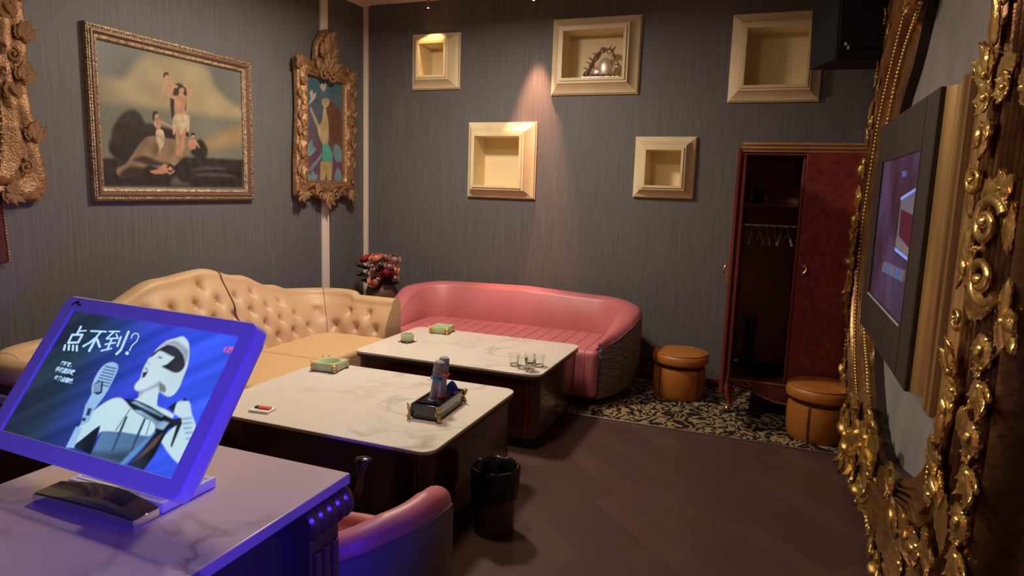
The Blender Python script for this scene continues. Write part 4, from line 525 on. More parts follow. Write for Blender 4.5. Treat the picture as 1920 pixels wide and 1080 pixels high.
LEAN=[.09+.11*min(1,max(0,(.12-p.x)/.16)) for p in path]
BUT=[]
for r_,z in enumerate((.47,.565,.66,.755,.85)):
    s=.09+(.0825 if r_%2 else 0)
    while s<plen-.08:
        i=int(s/plen*(len(path)-1))
        if z<ZTB[i]-.075: BUT.append((s,z))
        s+=.165
def FOLD(ds,dz):
    # soft pleats running from a button towards its four diagonal neighbours
    a=abs(ds); r=math.hypot(a,dz)
    if r<1e-4 or r>.07: return 0
    off=(a*.095-abs(dz)*.0825)/.1258
    return .007*math.exp(-(off/.007)**2/2)*(1-r/.07)
def sec_b(u,i):
    s=u*plen; zt=ZTB[i]; out=[]; n=44
    e=min(1,min(u,1-u)*plen/.05+.55)
    for k in range(n+1):
        tt=k/n; z=.36+(zt-.03-.36)*tt; off=LEAN[i]*tt**1.25-.035*math.sin(PI*min(1,tt*1.05))
        d=0
        for bs,bz in BUT:
            ds,dz=s-bs,z-bz
            if abs(ds)<.13 and abs(dz)<.13: d+=.022*math.exp(-(ds*ds+dz*dz)/(2*.03**2))+.020*math.exp(-(ds/.009)**2/2-((dz+.004)/.024)**2/2)+FOLD(ds,dz)
        out.append((off+d,z))
    for a in range(1,9):
        th=PI*a/9; out.append((LEAN[i]+.055-.055*math.cos(th),zt-.03+.04*math.sin(th)))
    out+=[(LEAN[i]+.12,zt-.08),(LEAN[i]+.12,.4),(LEAN[i]+.12,.06)]
    return [(o if o>0 else o*e,z) for o,z in out]
def sec_b_(u,i): return sec_b(u,i)
gr=shell(path,sec_b_,1)
g=grid_mesh(G(),gr); g.build('back',M['beige'],t,ang=60)
bm_=G().sphere((0,0,0),.009,8,(1,1,1)).mesh('button',M['beige'])
for bs,bz in BUT:
    i=min(len(gr)-1,int(round(bs/plen*(len(path)-1)))); k=min(44,max(0,int(round((bz-.36)/(ZTB[i]-.39)*44))))
    o=bpy.data.objects.new('button',bm_); COL.objects.link(o); o.parent=t; o.location=gr[i][k]
for yy in (3.24,):
    i=min(range(len(path)),key=lambda j:abs(path[j].y-oy-yy)+ (9 if path[j].x>.0 else 0))
    G().tube([gr[i][k] for k in range(0,55)],.006,6).build('welt',M['tandark'],t)
for sgn,yy in((1,4.03),(-1,2.02)):
    i=min(range(len(path)),key=lambda j:abs(path[j].x+.02)+abs(path[j].y-oy-yy+sgn*.02))
    G().tube([gr[i][k] for k in range(0,54)],.0022,6).build('welt',M['tandark'],t)
def cushion(y0,y1):
    g=G(); g.box((-.02,(y0+y1)/2+oy,.32),(.96,y1-y0-.006,.20)); return g
for y0,y1 in((2.0,2.72),(2.72,3.36),(3.36,4.06)):
    cushion(y0,y1).build('seat_cushion',M['beigeseat'],t,bev=.035,seg=5)
G().box((-.03,0+.0,.14),(.92,2.05,.17)).build('seat_base',M['beige'],t,bev=.02)
for x in(.14,-.5):
    for y in(-1.0,1.0): G().lathe([(.02,0),(.025,.06)],(x,y,0),12).build('leg',M['winered'],t)
G().box((.02,-1.262,.610),(.74,.05,.048)).build('arm_rail',M['winered'],t,bev=.006)
G().box((.02,-1.268,.565),(.74,.06,.042)).build('arm_strip',M['trimwood'],t,bev=.006)
G().box((.02,-1.262,.31),(.74,.05,.468)).build('arm_panel',M['winered'],t,bev=.006)
# ------------------------------------------------------------------ pink curved sofa
def barrel(t,path,plen,zf,thick,flipsign,zin,lining,outer,seam=True):
    n=14
    def prof(u,i):
        zt=zf(u); k=thick(u); P=[]
        for j in range(n+1):
            q=j/n; P.append((.07*k*q**1.4-.012*math.sin(PI*q),zin+(zt-.03-zin)*q))
        for a in range(1,8):
            th=PI*a/8; P.append((k*(.07+.085*(1-math.cos(th))/1),zt-.03+.035*math.sin(th)))
        P.append((k*.248,zt-.05))
        return P
    gi=shell(path,prof,flipsign)
    def po(u,i):
        zt=zf(u); k=thick(u)
        return [(k*.238,zt-.045),(k*.252,zt-.06),(k*.254,zt*.6),(k*.245,.22),(k*.21,.10),(k*.17,.055),(0,.05)]
    go=shell(path,po,flipsign)
    grid_mesh(G(),gi,False).build('lining',lining,t,ang=60)
    grid_mesh(G(),go,True).build('outer_shell',outer,t,ang=50)
    if seam: G().tube([r[-1] for r in gi[2:-2]],.0045,6).build('piping',M['black'] if 0 else M['greyplain'],t)
    for r,r2 in((gi[0],go[0]),(gi[-1],go[-1])):
        pts=list(r)+[r2[k] for k in range(2,7)]; G().add(pts,[tuple(range(len(pts)))]).build('end_facing',outer,t,smooth=False)
    return gi,go
t=thing('pink_sofa','pink leather barrel sofa with grey quilted outside against the back wall','sofa',(-1.86,4.85,.003))
ox,oy=1.86,-4.85
path,plen=round_path([(-1.09+ox,4.47+oy),(-1.11+ox,5.0+oy),(-2.63+ox,5.0+oy),(-2.66+ox,4.47+oy)],[.17,.17],.025)
zf=lambda u: lin([(0,.455),(.015,.48),(.05,.53),(.10,.60),(.16,.652),(.22,.672),(.5,.70),(.78,.685),(.84,.66),(.9,.60),(.95,.53),(.985,.48),(1,.455)],u)
tk=lambda u: lin([(0,.16),(.02,.32),(.05,.58),(.10,.86),(.17,1),(.83,1),(.90,.86),(.95,.58),(.98,.32),(1,.16)],u)
barrel(t,path,plen,zf,tk,1,.38,M['pink'],M['greyquilt'])
g=G(); g.box((-.01,-.11,.235),(1.60,.64,.35)); seat=g.build('seat',M['pink'],t,bev=.045,seg=5)
g=G()
for k in range(17):
    x=-.80+.10*k
    if abs(x+.01)>.77: continue
    g.tube([(x,.2,.4115),(x,-.38,.4115),(x,-.417,.402),(x,-.431,.37),(x,-.431,.10)],.0025,5)
g.build('channel_stitching',mat('pink_seam',srgb(192,114,120),.5),seat)
G().box((-.01,-.05,.03),(1.5,.75,.055)).build('plinth',M['black'],t)
# ------------------------------------------------------------------ pink barrel chair in front
t=thing('pink_barrel_chair','pink barrel armchair with grey outside at the corner of the marble desk','chair',(-1.15,1.57,0))
cx_,cy_=0,0; R0=.235
pp=[]; a0,a1=-2.35,2.35
P=[(-.26,R0*.98),(-.1,R0*1.02)]+[(R0*math.cos(a),R0*math.sin(a)) for a in [PI/2-PI*k/10 for k in range(1,10)]]+[(-.1,-R0*1.02),(-.26,-R0*.98)]
P=cat_rom([(x,y,0) for x,y in P],8); path=[Vector((p.x,p.y)) for p in P]
L_=0
path,plen=round_path([tuple(p) for p in path],[.0001]*(len(path)-2),.02) if 0 else (path,1)
zf=lambda u: lin([(0,.36),(.2,.37),(.28,.43),(.36,.57),(.42,.635),(.5,.655),(.64,.65),(.75,.62),(.87,.54),(1,.44)],u)
tk=lambda u: lin([(0,.3),(.1,.4),(.3,.47),(.7,.47),(.9,.4),(1,.3)],u)
barrel(t,path,plen,zf,tk,-1,.26,M['pink'],M['greyplain'])
G().prism([(x-.05,y) for x,y in rrect(.44,.45,.12)],.20,.30).build('seat',M['pink'],t,bev=.03,seg=4)
G().prism([(x-.04,y) for x,y in rrect(.42,.44,.12)],.07,.205).build('seat_base',M['greyplain'],t,bev=.02)
for x,y in((.1,.15),(.1,-.15),(-.2,.15),(-.2,-.15)): G().lathe([(.014,0),(.02,.075)],(x,y,0),10).build('leg',M['black'],t)
# ------------------------------------------------------------------ marble coffee tables
def table(x0,x1,y0,y1,h,label):
    cx,cy=(x0+x1)/2,(y0+y1)/2
    t=thing('coffee_table',label,'table',(cx,cy,0),group='marble topped coffee tables')
    w,d=x1-x0,y1-y0
    G().prism(rrect(w,d,.065,8),h-.016,h).build('marble_top',M['marble'],t,bev=.003,ang=50)
    G().prism(rrect(w-.004,d-.004,.063,8),h-.036,h-.016).build('top_edge',M['darkedge'],t,bev=.003,ang=50)
    b=G().prism(rrect(w-.035,d-.035,.06,8),.075,h-.036).build('body',M['mahog'],t,ang=50)
    G().prism(rrect(w-.10,d-.10,.05,8),0,.075).build('plinth',M['black'],t,ang=50)
    g=G()
    for sx in(-1,1):
        for sy in(-1,1):
            for ex,ey in((sx*(w/2-.0175),sy*(d/2-.0775)),(sx*(w/2-.0775),sy*(d/2-.0175))): g.box((ex,ey,h/2+.01),(.004,.004,h-.12))
    g.build('corner_line',M['wardwood'],b,smooth=False)
    return t
table(-2.41,-1.168,3.50,4.355,.46,'white marble coffee table in front of the pink sofa')
table(-2.41,-1.188,2.245,3.20,.46,'white marble coffee table carrying the microphone stand')
TZ=.46
# ------------------------------------------------------------------ jade ashtrays
def ashtray(x,y,rz,w,label):
    t=thing('jade_ashtray',label,'ashtray',(x,y,TZ),rz,group='square jade ashtrays')
    o=rrect(1,1,.12,4); h=.05
    rg=lambda s,z,off=0:[(p[0]*s,p[1]*s,z) for p in o]
    ci=lambda r,z:[(r*math.cos(2*PI*(j+.5)/20+PI/4-.3),r*math.sin(2*PI*(j+.5)/20+PI/4-.3),z) for j in range(20)]
    G().rings([rg(w*.93,.006),rg(w,.012),rg(w,h-.004),rg(w*.97,h),ci(w*.40,h),ci(w*.38,h-.004),ci(w*.32,.02),ci(w*.1,.016)]).build('bowl',M['jade'],t,ang=45)
    g=G()
    for k in range(4):
        a=PI/4+k*PI/2; r=w*.66
        c,s_=math.cos(a),math.sin(a)
        m=G(); m.sphere((c*r*.98,s_*r*.98,.03),.014,8,(1,1,1.2)); m.sphere((c*r*1.0,s_*r*1.0,.012),.012,8); 
        px,py=-s_,c
        for q in(-1,1): m.tube([(c*r*.97+px*q*.006,s_*r*.97+py*q*.006,.035),(c*r*1.03+px*q*.016,s_*r*1.03+py*q*.016,.048),(c*r*1.06+px*q*.02,s_*r*1.06+py*q*.02,.056)],[.006,.004,.002],6); m.sphere((c*r*.93+px*q*.02,s_*r*.93+py*q*.02,.02),.008,6)
        m.build('corner_mount',M['jadegold'],t)
    return t
ashtray(-2.265,3.075,.08,.148,'green square jade ashtray at the back edge of the table with the microphones')
ashtray(-2.165,4.245,.1,.135,'green square jade ashtray on the far coffee table by the pink sofa')
t=thing('jade_cup','small round green jade cup on a dark footed base','cup',(-2.225,3.86,TZ))
G().lathe([(.035,.012),(.042,.018),(.044,.05),(.041,.056),(.036,.056),(.033,.03),(.0,.026)],n=24,cap=False).build('bowl',M['jade'],t)
g=G(); g.lathe([(0,.003),(.04,.004),(.044,.010),(.036,.014),(0,.014)],n=20)
for k in range(4): 
    a=k*PI/2+.5; g.tube([(.036*math.cos(a),.036*math.sin(a),.01),(.054*math.cos(a),.054*math.sin(a),.004),(.064*math.cos(a),.064*math.sin(a),.009)],[.006,.004,.002],6)
g.build('foot_base',M['framebrown'],t)
# ------------------------------------------------------------------ drinking glasses
gm=G().lathe([(0,.0),(.024,.0),(.026,.004),(.026,.014),(.028,.03),(.034,.072),(.0322,.072),(.0262,.03),(.023,.014),(0,.013)],n=10,cap=False).mesh('drinking_glass',M['glass'],ang=25)
for k,(x,y,l) in enumerate(((-1.375,3.635,'clear tumbler standing leftmost in the cluster on the far marble table'),(-1.312,3.60,'clear tumbler second from the left in the cluster on the far marble table'),(-1.25,3.565,'clear tumbler nearest the table corner, front of the cluster'),(-1.237,3.685,'clear tumbler at the back right of the cluster'),(-1.292,3.675,'clear tumbler at the back in the middle of the cluster'))):
    o=bpy.data.objects.new('drinking_glass',gm); COL.objects.link(o); o.location=(x,y,TZ+.0005); o.rotation_euler=(0,0,k); tag(o,l,'glass','clear tumblers on the far table')
# ------------------------------------------------------------------ microphone tray
MB=(-1.40,2.72)
t=thing('microphone_tray','black lacquer tray with gold corner mounts holding two microphones','tray',(MB[0],MB[1],TZ),0.05)
bw,bd,bh=.135,.30,.07
g=G(); o=[(-.5,-.5),(.5,-.5),(.5,.5),(-.5,.5)]
rg=lambda sx,sy,z:[(p[0]*sx,p[1]*sy,z) for p in o]
g.rings([rg(bw*.95,bd*.97,.004),rg(bw,bd,.01),rg(bw,bd,bh),rg(bw-.016,bd-.016,bh),rg(bw-.016,bd-.016,bh-.012)]); g.build('box',M['traybl'],t,bev=.002)
g=G(); g.box((0,.0,bh-.009),(bw-.018,bd-.018,.006)); g.box((0,-.105,bh-.006),(bw-.03,.02,.012)); g.build('holder_insert',M['blackgloss'],t)
for q in((.02,.055,0),(-.03,.02,0)): G().lathe([(.024,bh-.005),(.024,bh),(.018,bh),(.018,bh-.005)],q,16,cap=False).build('holder_ring',M['chrome'],t)
for sx in(-1,1):
    for sy in(-1,1):
        g=G(); x,y=sx*bw/2,sy*bd/2
        for k in range(5):
            g.sphere((x+sx*.002+random.uniform(-.008,.008),y+sy*.002+random.uniform(-.008,.008),.012+.012*k),.011-.001*k,7)
        for q in(-1,0,1): g.tube([(x,y,.04),(x+sx*.006-q*sx*.005,y+sy*.006+q*sy*.005,.056),(x+sx*.009-q*sx*.010,y+sy*.008+q*sy*.008,.072)],[.006,.005,.0015],6)
        g.build('corner_mount',M['jadegold'],t)
def mic(x,y,lean,ringm,ring2,label):
    t=thing('microphone',label,'microphone',(x,y,TZ+bh-.02),0)
    ax=Vector(lean).normalized(); q=Vector((0,0,1)).rotation_difference(ax).to_matrix()
    sc_=.78
    G().lathe([(r*.92,z*sc_) for r,z in [(.0,0),(.020,.0),(.021,.01),(.019,.05),(.020,.14),(.023,.165)]],ax=q,n=20).build('handle',M['lilac'],t)
    G().lathe([(r*.92,z*sc_) for r,z in [(.023,.165),(.026,.18),(.026,.198),(.0275,.2),(.0275,.206),(.026,.208),(.027,.24),(.024,.256),(.014,.263),(0,.264)]],ax=q,n=20).build('head',M['micgrey'],t)
    G().lathe([(r*.92,z*sc_-.012) for r,z in [(.022,.168),(.03,.166),(.034,.17),(.03,.178),(.023,.18)]],ax=q,n=8,cap=False).build('anti_roll_ring',ringm,t)
    G().lathe([(.0205,.0),(.0225,.002),(.0225,.02),(.0205,.022)],ax=q,n=16,cap=False).build('base_ring',ring2,t)
    return t
mic(MB[0]-.004,MB[1]-.055,(.16,.05,1),M['bluering'],M['lilac'],'lilac microphone with a blue ring, the front one in the tray')
mic(MB[0]+.012,MB[1]+.012,(.02,.05,1),M['redpl'],M['redpl'],'lilac microphone with a red ring, behind the blue-ringed one')
g=G(); pts=[(-.05,0),(-.02,.012),(.005,.045),(.02,.058),(.035,.045),(.05,.02),(.03,.0)]
g.prism(pts,-.008,.008)
o=g.build('microphone_cover',M['navy'],bev=.003); R=Matrix.Rotation(.2,4,'Z')@Matrix.Rotation(PI/2,4,'X'); R.translation=Vector((MB[0]+.005,MB[1]+.085,TZ+bh-.003)); o.matrix_world=R
tag(o,'dark blue cloth piece sticking out of the microphone tray','cloth')
# pack on the table
t=thing('cigarette_pack','flat pale pack with a red band lying near the front edge of the table','pack',(-2.105,2.355,TZ),.12)
G().box((0,0,.006),(.10,.07,.012)).build('box',M['whitepl'],t,bev=.003)
G().box((.012,.0,.0165),(.06,.026,.009)).build('red_band',M['redpl'],t,bev=.003)
G().box((-.028,.004,.0155),(.02,.024,.007)).build('dark_end',M['black'],t,bev=.002)
# ------------------------------------------------------------------ waste bin
t=thing('waste_bin','dark metal waste bin lined with a black bag beside the coffee table','bin',(-1.055,2.60,0))
G().lathe([(0,.004),(.082,.004),(.086,.0),(.088,.01),(.098,.29),(.1,.30),(.096,.30),(.085,.02),(0,.02)],n=40).build('bucket',M['binmetal'],t)
g=G(); rs=[]
for (r,z,am) in((.1005,.165,.002),(.1035,.20,.004),(.106,.26,.006),(.107,.295,.005),(.103,.304,.005),(.095,.300,.006),(.088,.26,.008),(.07,.12,.01)):
    rs.append([((r+am*math.sin(7*a+z*40)+am*.6*math.sin(13*a+z*90))*math.cos(a),(r+am*math.sin(7*a+z*40)+am*.6*math.sin(13*a+z*90))*math.sin(a),z+am*.8*math.sin(5*a+z*30)) for a in [2*PI*j/64 for j in range(64)]])
g.rings(rs,True,False); g.build('bag_liner',M['linerbag'],t,ang=80)
# ------------------------------------------------------------------ vase and flowers
VX,VY=-3.19,5.08
t=thing('floor_vase','brown glazed vase in the corner behind the two sofas','vase',(VX,VY,.003))
G().lathe([(0,0),(.09,0),(.10,.03),(.12,.2),(.145,.42),(.14,.56),(.115,.62),(.10,.64),(.105,.655),(.095,.655),(.09,.62),(.0,.60)],n=32,cap=False).build('body',M['vase'],t)
t=thing('flower_bouquet','bouquet of red and peach artificial roses with dark leaves in the brown vase','flowers',(VX,VY,.60))
def rose(r,open_=1):
    g=G(); g.sphere((0,0,.25*r),.33*r,10)
    for k,(n,R_,l1,fl) in enumerate(((3,.42,70,.02),(4,.6,50,.08),(5,.78,28,.16),(6,.92,4,.22))):
        for q in range(n):
            lon0=2*PI*q/n+k*.7; P=[]
            for i in range(6):
                u=i/5; la=math.radians(-70+(l1+70)*u); row=[]
                for j in range(6):
                    w=(j/5-.5)*2; lo=lon0+w*math.radians(58)*(.35+.65*math.sin(PI*min(1,.2+u*.72))); rr=R_*(1+fl*u**3)*(1-.05*abs(w)); row.append((rr*math.cos(la)*math.cos(lo)*r,rr*math.cos(la)*math.sin(lo)*r,(rr*math.sin(la)*.85+.25-.06*w*w*u)*r))
                P.append(row)
            g.rings(P,False,False)
    return g
RM={k:rose(1).mesh('rose',M[k]) for k in('rosepeach','rosered','rosebright','rosedust')}
def put(me,name,p,s,rot):
    s=s*1.14 if name=='rose' else s
    o=bpy.data.objects.new(name,me); COL.objects.link(o); o.parent=t; o.location=p; o.scale=(s,s,s); o.rotation_euler=rot; return o
FL=[('rosebright',(-.17,.0,.23),.045,(.3,-.4,0)),('rosepeach',(-.03,-.04,.25),.052,(.5,0,0)),('rosedust',(.05,-.02,.27),.03,(.3,.3,0)),('rosedust',(.14,-.02,.25),.045,(.5,.5,0)),('rosered',(.11,-.10,.15),.058,(.9,.3,0)),('rosepeach',(.02,-.13,.075),.058,(1.1,0,0)),('rosedust',(-.01,-.10,.16),.03,(.8,0,0)),('rosedust',(.17,-.06,.10),.03,(.9,.7,0)),('rosedust',(.09,-.06,.20),.035,(.6,.1,0)),('rosedust',(-.05,-.08,.19),.025,(.7,-.3,0)),('rosedust',(.0,-.05,.20),.03,(.7,-.3,0)),('rosedust',(.04,-.09,.13),.032,(.9,0,0)),('rosered',(.07,-.03,.25),.035,(.4,.2,0)),('rosedust',(.13,-.09,.20),.036,(.7,.5,0)),('rosepeach',(.16,-.05,.17),.034,(.7,.8,0)),('rosedust',(-.06,-.1,.12),.032,(1,-.3,0))]
lb={'rosebright':'red rose at the left','rosepeach':'peach rose','rosered':'dark red rose','rosedust':'dusty pink blossom'}
for k,p,s,r in FL: put(RM[k],'rose',p,s,r)
def leafm(m):
    g=G(); P=[]
    for i in range(7):
        u=i/6; w=.36*math.sin(PI*u**.8)*(1+.15*(i%2)); P.append([(-w,u,-.15*u*u+.06),( 0,u,-.15*u*u),(w,u,-.15*u*u+.06)])
    return g.rings(P,False,False).mesh('leaf',m)
LM=[leafm(M['leaf']),leafm(M['leafgrey'])]
rnd=random.Random(3)
for k in range(46):
    a=rnd.uniform(0,2*PI); 
    if k<9: p=(rnd.uniform(-.15,-.08),-.09+rnd.uniform(-.03,.03),rnd.uniform(.05,.17))
    else: p=(.13*math.cos(a)*rnd.uniform(.3,1),-.03+.1*math.sin(a),rnd.uniform(.04,.22))
    o=put(LM[0 if k%3 else 1],'leaf',p,rnd.uniform(.07,.10),(rnd.uniform(-.5,1),rnd.uniform(-.6,.6),math.atan2(p[1],p[0])-PI/2))
g=G()
for k,p,s,r in FL: g.tube([(p[0]*.2,p[1]*.2,-.1),(p[0]*.5,p[1]*.5,.04),p],.004,5)
g.build('stems',M['leaf'],t)
# ------------------------------------------------------------------ carved ornament shapes
def acanthus(L=1.0,W=.42,lobes=5,curl=.35,nu=16):
    g=G(); rs=[]; rs2=[]
    for i in range(nu+1):
        u=i/nu; w=W*(math.sin(PI*min(1,u**.75*.97+.03))**.8)*(.72+.28*abs(math.sin(lobes*PI*u)))+.012
        z=.10*math.sin(PI*u)+curl*max(0,u-.62)**1.6*2.2; x=L*(u-.12*max(0,u-.7)**1.2)
        top=[];bot=[]
        for j in range(9):
            v=j/4-1; zz=z+.10*(1-abs(v))**2-.05*math.cos(v*PI*2.5)*(.3+.7*u)*.6+.05
            top.append((x-abs(v)*.10,v*w,zz)); bot.append((x-abs(v)*.10,v*w*.96,zz-.07))
        rs.append(top+bot[::-1])
    return g.rings(rs)
def ball(g,c,r): return g.sphere(c,r,10)
def place(g,o,ang,s,x=0,y=0,z=0,tilt=0):
    mx=Matrix.Translation((x,y,z))@Matrix.Rotation(ang,4,'Z')@Matrix.Rotation(tilt,4,'Y')@Matrix.Scale(s,4); return g.merge(o,mx)
AC=acanthus(); AC2=acanthus(1,.3,7,.5); AC3=acanthus(1,.55,3,.25)
def fan(n=5,spread=2.2,s=1.0):
    g=G()
    for k in range(n):
        a=(k/(n-1)-.5)*spread; place(g,AC if k%2==0 else AC2,a,s*(1-.28*abs(a)/spread*2),0,0,.02+.06*(k%2))
    ball(g,(0,0,.12),.13); return g
def scroll(turns=1.35,r0=.5,r1=.12,th=.12):
    g=G(); P=[];R=[]
    for k in range(40):
        u=k/39; a=u*turns*2*PI; r=r0+(r1-r0)*u; P.append((r*math.cos(a),r*math.sin(a),.1+.12*u)); R.append(th*(1-.45*u))
    g.tube(P,R,9); ball(g,(P[-1][0]*.3,P[-1][1]*.3,.2),.13); return g
def flower():
    g=G()
    for k in range(6): place(g,AC3,k*PI/3,.5,.05*math.cos(k*PI/3),.05*math.sin(k*PI/3),.05,-.25)
    ball(g,(0,0,.16),.13); return g
def bud():
    g=G(); place(g,AC3,0,1,0,0,0); place(g,AC,.6,.7,.0,.05,.05); place(g,AC,-.6,.7,.0,-.05,.05); g.sphere((.35,0,.2),.2,12,(1.5,.8,.8)); return g
def pearls(n=5):
    g=G()
    for k in range(n): ball(g,(k*.2-.1*(n-1),.06*math.sin(k*1.3),.08),.11-.012*abs(k-n/2))
    place(g,AC2,0,.7,.2,0,.0); place(g,AC2,PI,.7,-.2,0,.0); return g
ORNM={}
def orn_mesh(key,m):
    k=(key,m.name)
    if k not in ORNM:
        f={'fan':fan,'scroll':scroll,'flower':flower,'bud':bud,'pearls':pearls,'leaf':lambda:G().merge(AC)}[key]
        ORNM[k]=f().mesh({'fan':'acanthus_fan','scroll':'scroll_ornament','flower':'flower_ornament','bud':'bud_ornament','pearls':'pearl_ornament','leaf':'acanthus_leaf'}[key],m,ang=50)
    return ORNM[k]
def ornament(parent,key,u,v,n,ang,s,m,flip=False,sz=None):
    me=orn_mesh(key,m); o=bpy.data.objects.new(me.name,me); COL.objects.link(o); o.parent=parent
    o.location=(u,v,n); o.rotation_euler=(0,0,ang); o.scale=(s,-s if flip else s,sz or s); return o
# ------------------------------------------------------------------ painting on the left wall
def quad_bounds(q): 
    xs=[p[0] for p in q]; ys=[p[1] for p in q]; return (xs[0]+xs[3])/2,(xs[1]+xs[2])/2,(ys[2]+ys[3])/2,(ys[0]+ys[1])/2
BL=((0,1,0),(0,0,1),(1,0,0))
O=PAI['O']
t=thing('framed_painting','large framed seascape painting with figures on a rock, hanging on the left wall','painting',(XL,O[1],O[2]),basis=BL)
o=quad_bounds(PAI['outer']); i=quad_bounds(PAI['inner'])
def rr4(b,h): return [(b[0],b[2],h),(b[1],b[2],h),(b[1],b[3],h),(b[0],b[3],h)]
def mixb(k): return [o[j]+(i[j]-o[j])*k for j in range(4)]
G().rings([rr4(mixb(k),h) for k,h in((0,.0),(0,.022),(.06,.032),(.22,.036),(.28,.030),(.34,.030))],True,False).build('outer_moulding',M['framegold'],t,ang=25)
G().rings([rr4(mixb(k),h) for k,h in((.34,.030),(.40,.036),(.52,.038),(.62,.030),(.68,.024))],True,False).build('dark_moulding',M['framebrown'],t,ang=25)
G().rings([rr4(mixb(k),h) for k,h in((.68,.024),(.74,.028),(.9,.024),(1,.014),(1,.004))],True,False).build('inner_moulding',M['framegold'],t,ang=25)
g=G()
import itertools
bb=mixb(.2)
nU=70
for k in range(nU):
    for (x,y) in ((bb[0]+(bb[1]-bb[0])*k/nU,bb[2]),(bb[0]+(bb[1]-bb[0])*k/nU,bb[3])): g.sphere((x,y,.034),.009,6,(1.2,.8,.7))
for k in range(54):
    for x in(bb[0],bb[1]): g.sphere((x,bb[2]+(bb[3]-bb[2])*k/54,.034),.009,6,(.8,1.2,.7))
g.build('carved_beading',M['framegold'],t)
import numpy as np
def lc(c): return np.array(srgb(*c)[:3])
def pic_mat(name,emis=None,rough=.45):
    m,nt,b=newmat(name); n=nt.nodes.new('ShaderNodeVertexColor'); n.layer_name='picture'
    if emis: sock(b,'Base Color',(.005,.005,.005,1)); sock(b,'Specular IOR Level',.15); sock(b,'Roughness',.3); nt.links.new(n.outputs['Color'],b.inputs['Emission Color']); sock(b,'Emission Strength',emis)
    else: nt.links.new(n.outputs['Color'],b.inputs['Base Color']); sock(b,'Roughness',rough)
    return m
def wob(X,Y,f,seed):
    r=random.Random(seed); o=0
    for k in range(9):
        a=r.uniform(0,6.28); ff=f*r.uniform(.6,2.2); o=o+np.sin(ff*(X*math.cos(a)+Y*math.sin(a))+r.uniform(0,6.28))/9
    return o
def paint(name,rect,nx,ny,back,layers,z,m,parent,quad=None):
    x=np.linspace(rect[0],rect[1],nx); y=np.linspace(rect[2],rect[3],ny); X,Y=[q.ravel() for q in np.meshgrid(x,y)]
    Cc=back(X,Y)
    for P,c,soft,al in layers:
        P=np.array(P); Q=np.roll(P,-1,0); ins=np.zeros(len(X),bool); d2=np.full(len(X),1e9)
        for (x0,y0),(x1,y1) in zip(P,Q):
            cr=((y0>Y)!=(y1>Y)); 
            with np.errstate(divide='ignore',invalid='ignore'): xi=(x1-x0)*(Y-y0)/(y1-y0 if y1!=y0 else 1e-12)+x0
            ins^=cr&(X<xi)
            dx,dy=x1-x0,y1-y0; L2=dx*dx+dy*dy+1e-12; t_=np.clip(((X-x0)*dx+(Y-y0)*dy)/L2,0,1); d2=np.minimum(d2,(X-x0-t_*dx)**2+(Y-y0-t_*dy)**2)
        sd=np.where(ins,1,-1)*np.sqrt(d2); A_=np.clip(sd/(2*soft)+.5,0,1); A_=(A_*A_*(3-2*A_)*al)[:,None]
        col=c(X,Y) if callable(c) else lc(c)[None,:]
        Cc=Cc*(1-A_)+col*A_
    g=G(); g.v=[(float(a),float(b_),z) for a,b_ in zip(X,Y)]
    g.f=[(j*nx+i,j*nx+i+1,(j+1)*nx+i+1,(j+1)*nx+i) for j in range(ny-1) for i in range(nx-1)]; g.m=[0]*len(g.f)
    me=g.mesh(name,m,False,fix=False); at=me.color_attributes.new('picture','FLOAT_COLOR','POINT')
    buf=np.ones((len(X),4)); buf[:,:3]=np.clip(Cc,0,4); at.data.foreach_set('color',buf.ravel().astype(np.float32))
    o=bpy.data.objects.new(name,me); COL.objects.link(o); o.parent=parent; return o
def smooth_poly(P,n=4): return [(q.x,q.y) for q in cat_rom([(x,y,0) for x,y in P],n,True)]
def vary(c,amt,f,seed): return lambda X,Y: lc(c)[None,:]*(1+amt*wob(X,Y,f,seed))[:,None]
def skyb(X,Y):
    t_=np.clip((Y-i[2])/(i[3]-i[2]),0,1); w=wob(X,Y,9,1)
    return (lc((118,116,98))[None,:]*(1-t_)[:,None]+lc((94,98,96))[None,:]*t_[:,None])*(1+.35*w)[:,None]
EZ=lambda x,y:((160+x/3.857),(100+y/3.857))
LAY=[]
for key,c,soft,am,f,al in(('cloud',(158,144,112),.04,.35,16,.85),('haze',(160,132,86),.05,.25,20,.75),('bush',(40,36,33),.014,.7,60,1),('sea',(42,38,40),.014,.8,44,1),('rock',(128,108,84),.008,.7,34,1),('rockdark',(50,40,36),.014,.5,40,.95),('hair',(52,34,28),.005,.3,50,1),('robe',(168,126,100),.004,.35,60,1),('cloth',(176,160,132),.004,.5,70,1),('skin',(178,134,108),.004,.25,50,1),('hair2',(48,32,27),.004,.3,50,1),('foam',(96,88,90),.016,.4,40,.8)):
    for k,P in enumerate(PAI[key]): LAY.append((smooth_poly(P) if key!='sea' else P,vary(c,am,f,k+len(key)),soft,al))
paint('canvas',(i[0],i[1],i[2],i[3]),190,150,skyb,LAY,.006,pic_mat('oil_painting'),t)
